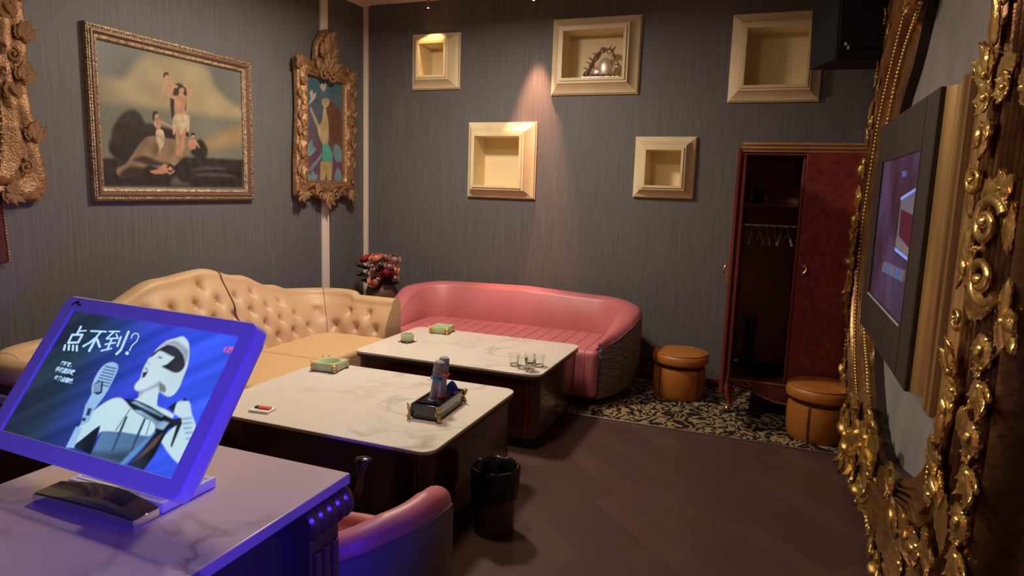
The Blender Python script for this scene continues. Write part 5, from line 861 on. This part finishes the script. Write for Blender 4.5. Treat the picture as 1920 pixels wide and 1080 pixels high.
# ------------------------------------------------------------------ carved frames on the left wall
def resamp(P,c,n):
    # polar resample of a closed outline around c
    out=[]
    for k in range(n):
        a=2*PI*k/n; d=Vector((math.cos(a),math.sin(a))); best=0
        for (x0,y0),(x1,y1) in zip(P,P[1:]+P[:1]):
            e=Vector((x1-x0,y1-y0)); w=Vector((x0-c[0],y0-c[1])); den=d.x*e.y-d.y*e.x
            if abs(den)<1e-9: continue
            s=(w.x*e.y-w.y*e.x)/den; u=(w.x*d.y-w.y*d.x)/den
            if 0<=u<=1 and s>best: best=s
        out.append((c[0]+d.x*best,c[1]+d.y*best))
    return out
def carved(t,outer,inner,c,m,depth=.05,n=144):
    A=resamp(outer,c,n); B=resamp(inner,c,n)
    def ringk(k,h,wob=0): return [(a[0]+(b[0]-a[0])*k,a[1]+(b[1]-a[1])*k,h+wob*math.sin(j*.9)*math.sin(j*.37)) for j,(a,b) in enumerate(zip(A,B))]
    G().rings([ringk(0,0),ringk(0,depth*.55),ringk(.08,depth*.75,.006),ringk(.25,depth*.8,.008),ringk(.4,depth*.6,.008),ringk(.55,depth*.9,.008),ringk(.72,depth,.006),ringk(.85,depth*.7),ringk(.92,depth*.75),ringk(1,depth*.5),ringk(1,.004)],True,False).build('frame',m,t,ang=60)
    return A,B
O=ORN['O']
t=thing('carved_frame_picture','narrow picture of a long-haired woman in a carved gold frame with tall crest','painting',(XL+.026,O[1],O[2]),basis=BL)
oq=[(x,y) for x,y in ORN['outer']]; iq=[(x,y) for x,y in ORN['inner']]
ib=quad_bounds(iq); iq=[(ib[0],ib[3]),(ib[1],ib[3]),(ib[1],ib[2]),(ib[0],ib[2])]
cc=((ib[0]+ib[1])/2,(ib[2]+ib[3])/2)
A,B=carved(t,oq,iq,cc,M['oldgold'],.06)
rnd=random.Random(5)
for k in range(0,144,4):
    a=A[k];b=B[k]; f=.22+.25*((k//4)%2); u=a[0]+(b[0]-a[0])*f; v=a[1]+(b[1]-a[1])*f
    if v>.42 and abs(u)<.2: continue
    tx,ty=A[(k+1)%144][0]-a[0],A[(k+1)%144][1]-a[1]
    ornament(t,('leaf','bud','leaf','pearls')[(k//4)%4],u,v,.045,math.atan2(ty,tx)+(.5 if (k//4)%2 else -.4),.075,M['oldgold'],bool((k//4)%2))
for (u,v,a,s,key) in((0,.50,PI/2,.16,'fan'),(.01,.62,PI/2+.1,.19,'leaf'),(.03,.66,PI/2-.25,.17,'leaf'),(-.03,.60,PI/2+.5,.13,'leaf'),(.06,.6,PI/2-.7,.12,'leaf'),(-.07,.50,2.4,.12,'leaf'),(.09,.5,.7,.12,'leaf'),(-.05,.47,0,.10,'scroll'),(.07,.46,PI,.10,'scroll'),(0,-.5,-PI/2,.13,'fan'),(-.33,.49,2.2,.1,'fan'),(.33,.47,.9,.1,'fan'),(-.32,-.48,-2.3,.1,'fan'),(.32,-.48,-.9,.1,'fan'),(-.1,-.50,PI,.10,'scroll'),(.1,-.50,0,.10,'scroll')):
    ornament(t,key,u,v,.05,a,s,M['oldgold'],u<0)
def pb(X,Y):
    t_=np.clip((Y-ib[2])/(ib[3]-ib[2])*1.5-.35,0,1)[:,None]; return (lc((98,64,84))[None,:]*(1-t_)+lc((62,94,104))[None,:]*t_)*(1+.3*wob(X,Y,16,3))[:,None]
LAY=[]
for key,c,soft,sm_ in(('hair',(98,60,44),.012,1),('skin',(168,150,108),.006,1),('leg',(162,144,100),.006,0),('skirt',(74,150,134),.006,0),('white',(176,162,154),.005,0),('lotus',(104,134,144),.008,0)):
    for k,P in enumerate(ORN[key]): LAY.append((smooth_poly(P) if sm_ else P,vary(c,.3,40,k+len(key)),soft,1))
paint('canvas',(ib[0],ib[1],ib[2],ib[3]),80,190,pb,LAY,.008,pic_mat('butterfly_picture'),t)
# carved frame at the far left edge
t=thing('carved_wall_picture','carved reddish gold frame cut by the left edge, with a pale yellow picture inside','painting',(XL,1.78,2.05),basis=BL)
oq=[(-.58,.95),(-.4,1.0),(0,1.03),(.4,1.0),(.60,.95),(.62,.6),(.575,.35),(.59,.1),(.57,-.1),(.60,-.35),(.63,-.5),(.645,-.6),(.62,-.69),(.53,-.70),(.42,-.67),(0,-.64),(-.42,-.67),(-.6,-.69),(-.62,-.5),(-.57,0)]
iq=[(-.42,.82),(.40,.82),(.42,.3),(.42,-.4),(.40,-.53),(.3,-.53),(-.4,-.53)]
A,B=carved(t,oq,iq,(0,.1),M['oldgold'],.07)
for k in range(0,144,4):
    a=A[k];b=B[k]; f=.22+.28*((k//4)%2); u=a[0]+(b[0]-a[0])*f; v=a[1]+(b[1]-a[1])*f
    tx,ty=A[(k+1)%144][0]-a[0],A[(k+1)%144][1]-a[1]
    ornament(t,('fan','bud','fan','scroll')[(k//4)%4],u,v,.055,math.atan2(ty,tx)+(.5 if (k//4)%2 else -.4),.095 if (k//4)%4!=3 else .075,M['oldgold'],bool((k//4)%2))
g=G()
for k in range(1,144):
    b=B[k]; g.sphere((b[0]*1.02,b[1]*1.02,.045),.010,6)
g.build('bead_row',M['oldgold'],t)
g=G(); g.flat(iq,.008); g.build('canvas',mat('painted_pale_yellow',srgb(190,176,120),.5,col2=srgb(160,150,104),scale=3),t,smooth=False)
t=thing('beaded_panel','narrow dark red panel with a beaded edge below the carved frame at the left edge','panel',(XL,2.06,1.24),basis=BL)
G().prism([(-.25,.17),(.13,.17),(.145,-.16),(.14,-.19),(-.25,-.19)],.0,.04).build('board',M['winered'],t,bev=.006)
g=G()
for k in range(24): g.sphere((.133+.013*k/23,.165-.345*k/23,.04),.007,6)
g.build('bead_row',M['oldgold'],t)
# ------------------------------------------------------------------ the giant gilded frame on the right wall
RAILS=RAILS+[[None]*4]*0
fill={12:[[2.30,.06],[2.3,.36],[2.42,.54]],13:[[1.90,.16],[2.08,.48],[2.30,.74]],14:[[1.735,.80],[1.98,.95],[2.24,1.05]],15:[[1.735,1.45],[1.985,1.46],[2.26,1.465]],16:[[1.74,2.02],[2.0,1.97],[2.27,1.945]]}
for k,v in fill.items(): 
    for j in range(3): RAILS[k][j]=v[j]
RAILS+=[[[1.86,2.55],[2.13,2.37],[2.38,2.26],[2.55,2.19]],[[2.40,2.88],[2.55,2.66],[2.72,2.52],[2.84,2.45]],[[3.20,2.97],[3.15,2.75],[3.15,2.61],[3.18,2.55]],[[3.9,2.83],[3.55,2.62],[3.44,2.53],[3.44,2.50]]]
NST=len(RAILS); SUB=8
RL=[[(p.x,p.y) for p in cat_rom([(r[j][0],r[j][1],0) for r in RAILS],SUB,True)] for j in range(4)]
NN=len(RL[0]); FC=(3.3,1.5)
R0=[]
for k in range(NN):
    a=Vector(RL[0][(k+1)%NN])-Vector(RL[0][k-1]); a.normalize(); nn=Vector((a.y,-a.x))
    if nn.dot(Vector(RL[0][k])-Vector(FC))<0: nn=-nn
    p=Vector(RL[0][k])+nn*.05; R0.append((p.x,max(.004,p.y)))
ALL=[R0]+RL
t=thing('gilded_surround','giant carved gilded baroque frame around the television on the right wall','frame',(XR,FC[0],FC[1]),basis=((0,-1,0),(0,0,1),(-1,0,0)))
def loc(p,X): return (-(p[0]-FC[0]),p[1]-FC[1],XR-X)
def curve(a,b,tt,X): return [loc((p[0]+(q[0]-p[0])*tt,p[1]+(q[1]-p[1])*tt),X) for p,q in zip(ALL[a],ALL[b])]
cv=[(0,0,0,XR-.002),(0,0,0,.53),(0,1,.3,.505),(0,1,.7,.485),(1,1,0,.475)]
for q in range(5):
    tt=.14+.17*q; cv+=[(1,2,tt-.055,.499),(1,2,tt-.04,.484),(1,2,tt,.474),(1,2,tt+.04,.484),(1,2,tt+.055,.499)]
cv+=[(2,2,0,.499)]
for q in range(4):
    tt=.18+.21*q; X=.505+.003*q; cv+=[(2,3,tt-.07,X+.012),(2,3,tt-.05,X-.004),(2,3,tt,X-.013),(2,3,tt+.05,X-.004),(2,3,tt+.07,X+.012)]
cv+=[(3,3,0,.517),(3,4,.4,.526),(3,4,.75,.53),(4,4,0,.545)]
G().rings([curve(*c) for c in cv],True,False).build('frame_boards',M['goldbrown'],t,ang=50)
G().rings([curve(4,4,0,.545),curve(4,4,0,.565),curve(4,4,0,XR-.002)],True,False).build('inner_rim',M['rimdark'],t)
def beads(j,X,r,sp,k0,k1,name):
    g=G(); acc=0; P=[Vector(RL[j][k%NN]) for k in range(k0,k1+1)]
    d=0
    for p,q in zip(P,P[1:]):
        l=(q-p).length; 
        while d<l:
            c=p+(q-p)*(d/l); g.sphere(loc(c,X),r,8); d+=sp
        d-=l
    g.build(name,M['gold'],t)
beads(1,.493,.0105,.024,0,9*SUB,'bead_row'); beads(2,.511,.0115,.025,0,8*SUB,'bead_row')
def rail(j,f): 
    k=int(f*SUB)%NN; return Vector(RL[j][k]), (Vector(RL[j][(k+1)%NN])-Vector(RL[j][k-1]))
def near_orn(key,Y,Z,ang,su,sv,sn,X=.478,flip=False):
    l=loc((Y,Z),X); src=orn_mesh(key,M['gold']); me=src.copy(); r=Matrix.Rotation(ang,4,'Z')
    me.transform(Matrix.Diagonal((su,sv,sn,1))@r@Matrix.Diagonal((1,-1 if flip else 1,1,1)))
    if flip: me.flip_normals()
    o=bpy.data.objects.new(me.name.split('.')[0],me); COL.objects.link(o); o.parent=t; o.location=l; return o
def orail(key,j,f,X,s,da=0,flip=False,off=0):
    p,d=rail(j,f); a=math.atan2(d.y,-d.x)+da; nrm=Vector((d.y,-d.x)).normalized()
    if nrm.dot(p-Vector(FC))<0: nrm=-nrm
    p=p+nrm*off
    l=loc(p,X); ornament(t,key,l[0],l[1],l[2],a,s,M['gold'],flip)
gold_tube=G()
# far side: small pearls and leaves along the outer ridge
for f,key,s,da in((.45,'pearls',.10,0),(.85,'leaf',.11,PI),(1.3,'pearls',.10,0),(1.75,'leaf',.12,0),(2.05,'pearls',.09,0),(2.4,'leaf',.12,PI),(2.75,'bud',.13,PI),(3.0,'fan',.14,-1.2),(3.25,'bud',.14,0),(3.5,'flower',.16,0),(3.8,'fan',.17,PI),(4.05,'bud',.18,PI/2),(4.3,'fan',.18,0),(4.6,'leaf',.16,0),(4.85,'pearls',.12,0),(5.2,'leaf',.13,PI),(5.55,'pearls',.12,0),(5.9,'bud',.13,0),(6.25,'pearls',.12,0),(6.6,'leaf',.14,PI),(6.9,'fan',.16,0)):
    orail(key,0,f,.477,s,da,off=.0)
for f,key,s,da in((.6,'pearls',.07,0),(1.5,'pearls',.07,0),(2.2,'bud',.08,PI),(3.6,'leaf',.16,.6),(4.0,'leaf',.17,-.5),(4.35,'leaf',.15,.5),(5.4,'pearls',.08,0)):
    p0,_=rail(0,f); p1,d=rail(1,f); q=p0+(p1-p0)*.45; l=loc(q,.475); ornament(t,key,l[0],l[1],l[2],math.atan2(d.y,-d.x)+da,s,M['gold'])
# big leaf clusters round the lower corner
for f,j,key,s,da in((7.0,1,'fan',.17,PI/2),(7.2,0,'bud',.2,0),(7.5,2,'fan',.16,-PI/2),(7.6,0,'fan',.22,-1.0),(7.9,1,'bud',.2,1.2),(8.0,0,'bud',.2,PI),(8.15,2,'leaf',.22,.9),(8.3,0,'fan',.22,.6),(8.5,1,'leaf',.16,-.8),(8.7,0,'flower',.18,0),(8.85,1,'fan',.14,2.2),(9.1,0,'bud',.15,0),(9.6,0,'leaf',.15,PI),(9.5,2,'fan',.13,0),(10.0,0,'pearls',.13,0),(10.4,0,'leaf',.14,0),(10.9,0,'bud',.14,0),(11.3,0,'pearls',.13,0),(7.35,3,'leaf',.13,2.4),(7.65,3,'leaf',.13,2.0),(6.9,2,'leaf',.14,1.8),(7.9,3,'leaf',.12,2.4)):
    orail(key,j,f,.482+.012*j,s,da)
# near post: scroll group, leaf column, flower heads
def yzorn(key,Y,Z,ang,s,X=.475,flip=False):
    l=loc((Y,Z),X); ornament(t,key,l[0],l[1],l[2],ang,s,M['gold'],flip)
for k in range(8):
    z=1.185-.105*k
    near_orn('bud' if k%2==0 else 'fan',1.80,z,-PI/2+(.3 if k%2 else -.3),.15,.085,.075,.474,k%2==0)
    if k%2: near_orn('flower',1.83,z+.035,.4*k,.08,.045,.06,.474)
for (key,Y,Z,a,su,sv,sn,fl) in(
  # shell and scroll group
  ('scroll',1.93,1.452,.4,.24,.125,.10,False),('scroll',1.91,1.318,-.4,.25,.125,.10,True),('scroll',2.10,1.56,2.2,.15,.085,.09,False),
  ('fan',1.90,1.525,.5,.16,.08,.06,False),('leaf',2.04,1.515,.2,.20,.10,.07,False),('leaf',2.06,1.245,.15,.28,.10,.08,True),('fan',1.74,1.245,-.6,.16,.09,.07,False),
  ('leaf',2.13,1.42,-1.5,.14,.16,.07,True),('leaf',2.14,1.47,1.6,.12,.13,.07,False),('bud',2.10,1.36,-1.2,.14,.09,.07,True),('pearls',2.02,1.385,.3,.12,.06,.07,False),('scroll',2.11,1.19,-1.2,.10,.06,.07,True),('leaf',1.80,1.40,1.2,.12,.12,.06,False),('leaf',1.75,1.33,-1.4,.10,.12,.06,True),
  # flower heads above
  ('flower',2.10,1.765,0,.17,.10,.09,False),('bud',2.10,1.70,-1.4,.15,.10,.08,True),('fan',2.15,1.83,1.9,.15,.10,.08,False),('flower',1.95,1.77,.3,.14,.08,.08,False),('leaf',2.04,1.81,.2,.2,.09,.07,False),('fan',1.82,1.75,.3,.16,.09,.07,True),
  ('leaf',2.13,1.91,PI/2,.13,.12,.07,False),('bud',2.09,2.0,PI/2,.14,.11,.08,True),('leaf',2.15,2.08,PI/2,.13,.12,.07,False),('fan',2.02,2.09,1.4,.14,.10,.07,False),('pearls',2.12,1.64,1.5,.08,.08,.06,False),
  # cluster below the scrolls
  ('fan',2.12,1.04,1.9,.15,.10,.08,False),('bud',2.12,.975,-1.0,.15,.09,.08,True),('flower',2.05,1.005,0,.11,.07,.07,False),('leaf',1.99,.965,-.5,.20,.10,.06,False),('leaf',2.16,.90,-PI/2,.13,.11,.07,False),
  ('fan',2.22,.765,.4,.18,.10,.08,False),('bud',2.14,.735,-.6,.16,.10,.08,True),('leaf',2.06,.70,-.9,.20,.16,.06,False),('flower',2.16,.665,0,.12,.07,.07,False),('pearls',2.24,.70,-1.3,.10,.08,.06,False),
  ('fan',2.16,.505,.3,.18,.11,.08,False),('leaf',2.04,.455,-.9,.22,.15,.07,True),('flower',2.22,.475,0,.14,.08,.08,False),('bud',2.34,.42,.5,.18,.11,.08,False),('fan',2.46,.40,1.0,.18,.12,.08,False),('bud',2.60,.335,2.0,.18,.12,.08,True),('flower',2.42,.31,.2,.14,.09,.08,False),
  ('leaf',3.55,2.47,-2.2,.16,.14,.1,False),('fan',3.62,2.44,-1.6,.14,.13,.1,False)):
    near_orn(key,Y,Z,a,su,sv,sn,.482,fl)
# gilded board beside the television
c0=TVP['out']; tvY0,tvY1=c0[1][0],c0[0][0]-.06; tvZ0,tvZ1=.844,1.869
prof=[(2.76,.586),(2.76,.50),(2.745,.478),(2.715,.476),(2.705,.496),(2.69,.478),(2.665,.476),(2.655,.494),(2.64,.478),(2.61,.474),(2.595,.49),(2.57,.503),(2.53,.505),(2.49,.497),(2.45,.484),(2.42,.478),(2.39,.478),(2.38,.492),(2.36,.48),(2.335,.482),(2.325,.50),(2.28,.508),(2.24,.52),(2.20,.586)]
tb=thing('gilded_board','streaked gold moulded board standing upright beside the television','moulding',(XR,2.5,1.36),basis=((0,-1,0),(0,0,1),(-1,0,0)))
g=G(); g.rings([[(-(y-2.5),z-1.36,XR-x) for y,x in [(2.75,.587)]+prof+[(2.21,.587)]] for z in (tvZ0+.0,tvZ1)]); g.build('board',M['goldband'],tb,ang=50)
# ------------------------------------------------------------------ television
TVX=.46; tc=((tvY0+tvY1)/2,(tvZ0+tvZ1)/2)
t=thing('television','wall television in a wide dark bezel showing a purple red picture','television',(TVX,tc[0],tc[1]),basis=((0,-1,0),(0,0,1),(-1,0,0)))
lt=lambda p:(-(p[0]-tc[0]),p[1]-tc[1])
w,h=(tvY1-tvY0)/2,(tvZ1-tvZ0)/2
S=[lt(p) for p in TVP['scr']]; sx0=min(S[0][0],S[3][0])+.03; sx1=(S[1][0]+S[2][0])/2; sy0=(S[2][1]+S[3][1])/2; sy1=(S[0][1]+S[1][1])/2
rq=lambda x0,x1,y0,y1,z:[(x0,y0,z),(x1,y0,z),(x1,y1,z),(x0,y1,z)]
G().rings([rq(-w,w,-h,h,-.045),rq(-w,w,-h,h,0),rq(-w+.004,w-.004,-h+.004,h-.004,.004),rq(sx0,sx1,sy0,sy1,.004),rq(sx0,sx1,sy0,sy1,-.006)],True,False).build('bezel',M['tvbezel'],t,smooth=False)
G().box((0,0,-.084),(2*w-.02,2*h-.02,.078)).build('back_box',M['tvside'],t,smooth=False)
G().box((sx1+.02+.005,0,.0045),(.004,2*h-.01,.001)).build('joint_line',M['tvside'],t,smooth=False)
def tvbg():
    m,nt,b=newmat('tv_picture'); N=nt.nodes; L=nt.links
    tcn=N.new('ShaderNodeTexCoord'); n=N.new('ShaderNodeTexNoise'); n.inputs['Scale'].default_value=2.4; n.inputs['Detail'].default_value=2; L.new(tcn.outputs['Object'],n.inputs['Vector'])
    r=N.new('ShaderNodeValToRGB'); e=r.color_ramp.elements; e[0].position=.38; e[0].color=srgb(66,36,48); e[1].position=.66; e[1].color=srgb(98,78,112); L.new(n.outputs['Fac'],r.inputs['Fac'])
    sock(b,'Base Color',(.01,.01,.01,1)); sock(b,'Roughness',.25); L.new(r.outputs['Color'],b.inputs['Emission Color']); sock(b,'Emission Strength',.55); return m
tm=[tvbg(),emit('tv_white_line',srgb(130,150,235),1.0),emit('tv_pale_panel',srgb(120,110,118),.7),emit('tv_red',srgb(90,36,48),.8),emit('tv_cream',srgb(128,110,104),.8),emit('tv_blue_pics',srgb(84,104,160),.8),emit('tv_grey',srgb(120,108,120),.7)]
g=G(); g.flat([(sx0,sy0),(sx1,sy0),(sx1,sy1),(sx0,sy1)],-.005); zz=-.0045
for mi,key in((2,'panel'),(3,'red'),(4,'cream'),(1,'bar1'),(1,'bar2'),(5,'dot')):
    g.cur=mi; g.flat([(min(sx1,max(sx0,x)),y) for x,y in [lt(p) for p in TVP[key]]],zz); zz+=.0004
P=[lt(p) for p in TVP['pics']]
for k in range(5):
    a=k/5;b=(k+.8)/5; q=lambda u,v:((P[0][0]*(1-u)+P[1][0]*u)*(1-v)+(P[3][0]*(1-u)+P[2][0]*u)*v,(P[0][1]*(1-u)+P[1][1]*u)*(1-v)+(P[3][1]*(1-u)+P[2][1]*u)*v)
    g.cur=5 if k%2 else 6; g.flat([q(a,0),q(b,0),q(b,1),q(a,1)],zz); zz+=.0003
g.build('screen',tm,t,smooth=False,fix=False)
G().box(((sx0+sx1)/2,sy0-.006,.006),(sx1-sx0-.02,.006,.004)).build('trim_line',M['silverpl'],t,smooth=False)
# ------------------------------------------------------------------ marble desk
DZ=.85; DX0,DX1,DY0,DY1=-1.475,-.852,.12,1.228
t=thing('marble_desk','pinkish marble topped desk with carved bronze corner post in the foreground','desk',((DX0+DX1)/2,(DY0+DY1)/2,0))
dx,dy=(DX1-DX0),(DY1-DY0)
G().box((0,0,DZ-.0125),(dx,dy,.025)).build('marble_top',M['deskmarble'],t,bev=.003)
G().box((-.01,-.03,(DZ-.025)/2+.03),(dx-.10,dy-.16,DZ-.085)).build('body_panel',M['deskbody'],t,bev=.003)
G().box((-.01,-.03,.03),(dx-.12,dy-.18,.06)).build('plinth',M['black'],t)
def post(sx,sy):
    x=sx*(dx/2-.042); y=sy*(dy/2-.075)
    g=G(); g.box((x,y,(DZ-.1)/2),(.055,.10,DZ-.1))
    for k in range(3): g.tube([(x+sx*.029,y-.03+.03*k,.05),(x+sx*.029,y-.03+.03*k,DZ-.14)],.011,8)
    p=g.build('corner_post',M['deskgold'],t,bev=.003)
    q=Matrix.Rotation(-PI/2,3,'X')
    prof=[(.0,-.075)]
    for k in range(5):
        for a in range(7):
            th=PI*a/6; prof.append((.03+.012*math.sin(th),-.075+.03*k+.03*a/6))
    prof.append((0,.075))
    G().lathe(prof,(x+sx*.016,y+.004,DZ-.065),20,ax=q,sq=1).build('scroll_cap',M['deskgold'],p)
for sx in(-1,1):
    for sy in(-1,1): post(sx,sy)
# ------------------------------------------------------------------ touch screen
TU=Vector((.9989,-.0471,-.0034)); TV_=Vector((.0303,.5851,.8104)); TN=TU.cross(TV_)
TO=Vector((-1.2259,.958,1.0748))
t=thing('touch_screen','white framed touch screen on a chrome stand on the marble desk, lit blue','touch screen',TO,basis=(TU,TV_,TN))
bw,bh=.583,.353
def rro(w,h,r,z,cy=-.001): return [(x,y+cy,z) for x,y in rrect(w,h,r,5)]
def rect24(w,h,z):
    P=[]
    for (x,y) in((1,1),(-1,1),(-1,-1),(1,-1)): P+=[(x*w/2,y*h/2,z)]*6
    return P
G().rings([rro(bw-.012,bh-.012,.018,-.026),rro(bw,bh,.022,-.022),rro(bw,bh,.022,.003),rro(bw-.006,bh-.006,.02,.006),rect24(.506,.286,.006),rect24(.503,.283,-.001)],True,False).build('bezel',M['bezel'],t,ang=40)
G().rings([rro(bw-.004,bh-.004,.021,-.0165),rro(bw-.03,bh-.03,.02,-.042),rro(bw-.2,bh-.12,.02,-.052)]).build('back_shell',M['silverpl'],t,ang=40)
g=G(); 
for P in SCR['logo']: g.flat(P,.0064)
g.build('bezel_logo',M['black'],t,smooth=False,fix=False)
def scrb(X,Y):
    u=np.clip((X+.25)/.5,0,1); st_=np.array([0,.2,.42,.6,.8,1]); cs=np.array([lc(c) for c in((40,46,66),(40,58,84),(46,66,158),(52,70,206),(56,84,236),(60,90,240))])
    B_=np.stack([np.interp(u,st_,cs[:,k]) for k in range(3)],1)
    q=X*.55-Y*.83; p=X*.83+Y*.55; w=(np.sin(q*48+1)+np.sin(q*97+p*5)+.7*np.sin(q*190+2)+.5*np.sin(p*14))/3.2
    B_=B_*(1+.42*w)[:,None]; B_=B_*(1-.35*np.clip((-Y-.05)*6,0,1)*np.clip(.6-u,0,1)*1.2)[:,None]
    gr=np.exp(-((q+.13)/.03)**2)*np.clip(.5-u,0,1); B_[:,1]+=.03*gr; return B_
def skn(X,Y):
    c=lc((196,222,232))[None,:]*(1+.10*wob(X,Y,30,4))[:,None]; c[:,0]*=1+.1*np.clip(Y*8,-1,1); return c
LAY=[]
for key,c,soft,sm2,al in(('skin',skn,.0022,1,1),('grey',(140,146,172),.006,1,.9),('olive',(104,112,92),.003,1,.9),('hair',vary((46,48,58),.5,60,2),.0025,1,1),('teeth',(214,232,236),.002,0,1),('top',vary((84,120,160),.5,28,5),.002,0,1),('topdark',(48,60,78),.012,0,.9),('strap',(58,78,106),.0015,0,1),('black',vary((34,40,54),.9,55,7),.002,0,1),('brown',vary((104,84,76),.6,60,8),.004,0,.9),('blue',(96,146,204),.003,0,.9),('silver',vary((150,188,220),.6,80,9),.003,0,1),('mic',vary((150,190,236),.25,30,3),.002,1,1),('micdark',(34,44,72),.0015,0,.95),('micgleam',(170,206,245),.0015,0,1)):
    for P in SCR[key]: LAY.append((smooth_poly(P,3) if sm2 and len(P)>7 else P,c,soft,al))
scr=paint('screen',(-.2515,.2515,-.1415,.1415),300,170,scrb,LAY,0,pic_mat('screen_picture',1.0),t)
g=G(); zz=.0004
for P in SCR['text']: g.flat([(max(-.251,x),y) for x,y in P],zz)
sm_=[emit('screen_text',srgb(182,222,255),1.0),emit('screen_logo',srgb(230,96,140),1.0)]
def text_into(g,s,x,y,size,mi,z,bold=.0,width=None):
    c=bpy.data.curves.new('t','FONT'); c.body=s; c.size=size; c.offset=bold
    ob=bpy.data.objects.new('t',c); COL.objects.link(ob); bpy.context.view_layer.update()
    me=bpy.data.meshes.new_from_object(ob.evaluated_get(bpy.context.evaluated_depsgraph_get()))
    xs=[v.co.x for v in me.vertices]; k=1
    if width and xs: k=width/(max(xs)-min(xs))
    g.cur=mi; g.add([(x+v.co.x*k,y+v.co.y*k,z) for v in me.vertices],[tuple(p.vertices) for p in me.polygons])
    bpy.data.objects.remove(ob); bpy.data.curves.remove(c); bpy.data.meshes.remove(me)
g.build('title_lettering',sm_,scr,smooth=False,fix=False); g=G()
an=SCR['anch']
for s,a,b in(('网红歌、','l1','l1e'),('手机里的歌','l2','l2e'),('也能点唱哦,','l3',None)):
    x,y=an[a]; text_into(g,s,x,y-.004,.013,0,zz,.0005,(an[b][0]-x) if b else .062)
g.build('small_lettering',sm_,scr,smooth=False,fix=False); g=G()
x,y=an['k']; text_into(g,'K歌',x,y-.004,.02,1,zz,.0005,.026); g.build('corner_lettering',sm_,scr,smooth=False,fix=False)
pass
# stand (desk aligned frame, expressed as its own child meshes)
inv=t.matrix_world.inverted()
def stand(g,name,m,bev=.002,par=None):
    g.v=[tuple(inv@Vector(p)) for p in g.v]; return g.build(name,m,t,bev=bev)
bx0,bx1=-1.338,-1.064
g=G(); rs=[]
for k in range(13):
    u=k/12; x=bx0+(bx1-bx0)*u; y0=.846; y1=.905-.0*u; bul=.012*math.sin(PI*u)
    rs.append([(x,y0,DZ+.0),(x,y1+bul,DZ+.0),(x,y1+bul,DZ+.018+bul*.8),(x,y0+.0,DZ+.016+bul*.3)])
g.rings(rs); stand(g,'chrome_foot',M['chrome'],.001)
g=G(); rs=[]
for k in range(13):
    u=k/12; x=bx0+.003+(bx1-bx0-.006)*u; bul=.012*math.sin(PI*u)
    rs.append([(x,.8485,DZ+.0165+bul*.35),(x,.9025+bul,DZ+.0185+bul*.85),(x,.9025+bul,DZ+.0200+bul*.85),(x,.8485,DZ+.018+bul*.35)])
g.rings(rs); stand(g,'mirror_lid',M['darkgloss'],0)
g=G(); g.box(((bx0+bx1)/2+.005,.98,DZ+.0115),(bx1-bx0-.012,.135,.021))
for k in range(10): g.box(((bx0+bx1)/2+.005,.925+.012*k,DZ+.0225),(bx1-bx0-.03,.005,.003))
stand(g,'base_plate',M['whitepl'],.001)
g=G(); g.box(((bx0+bx1)/2+.03,1.03,DZ+.11),(.12,.03,.2),Matrix.Rotation(-.25,3,'X')); stand(g,'neck',M['silverpl'],.006)
# ------------------------------------------------------------------ black bag behind the desk corner
t=thing('black_bag','glossy black bag with gathered top standing behind the marble desk corner','bag',(-1.405,2.0,0))
g=G(); rs=[]
for z,r,dx_ in((0,.07,0),(.05,.085,0),(.25,.08,.0),(.38,.062,.01),(.44,.045,.02),(.49,.032,.025),(.52,.026,.03),(.54,.034,.032),(.56,.032,.034),(.568,.02,.034)):
    rs.append([(dx_*2.2+r*1.0*math.cos(a)*(1+.10*math.sin(9*a)*min(1,z*2)),r*.8*math.sin(a)*(1+.10*math.sin(9*a)*min(1,z*2)),z*.90) for a in [2*PI*j/36 for j in range(36)]])
g.rings(rs); g.build('body',M['chrblack'],t,ang=60)
# ------------------------------------------------------------------ lights
def area(name,loc,target,size,power,col,shape='DISK',spread=PI):
    l=bpy.data.lights.new(name,'AREA'); l.shape=shape; l.size=size; l.energy=power; l.color=col; l.spread=spread
    o=bpy.data.objects.new(name,l); COL.objects.link(o); o.location=loc; o.rotation_euler=(Vector(target)-Vector(loc)).to_track_quat('-Z','Y').to_euler(); return o
def spot(name,loc,target,ang,power,col,blend=.3,r=.02):
    l=bpy.data.lights.new(name,'SPOT'); l.spot_size=ang; l.spot_blend=blend; l.energy=power; l.color=col; l.shadow_soft_size=r
    o=bpy.data.objects.new(name,l); COL.objects.link(o); o.location=loc; o.rotation_euler=(Vector(target)-Vector(loc)).to_track_quat('-Z','Y').to_euler(); return o
WARM=(1,.85,.68)
area('ceiling_lamp',(-2.15,3.75,2.86),(-2.15,3.75,0),.3,66,WARM)
area('ceiling_lamp_near',(-1.5,2.3,ZC-.02),(-1.5,2.3,0),.4,26,(1,.80,.62))
spot('spot_beam',(-2.83,5.2,2.935),(-2.845,5.29,2.70),1.0,14,(1,.60,.25),.5)
spot('spot_beam',(-1.905,5.2,2.935),(-1.93,5.385,1.7),.56,330,(1,.44,.24),.8)
spot('blue_stage_light',(.34,-.25,1.22),(-1.12,.98,.84),.68,135,(.045,.02,1),.7,.05)
w=bpy.data.worlds.new('world'); SC.world=w; w.use_nodes=True; w.node_tree.nodes['Background'].inputs[0].default_value=(.9,.75,.65,1); w.node_tree.nodes['Background'].inputs[1].default_value=.03
SC.cycles.use_denoising=True
SC.cycles.max_bounces=8
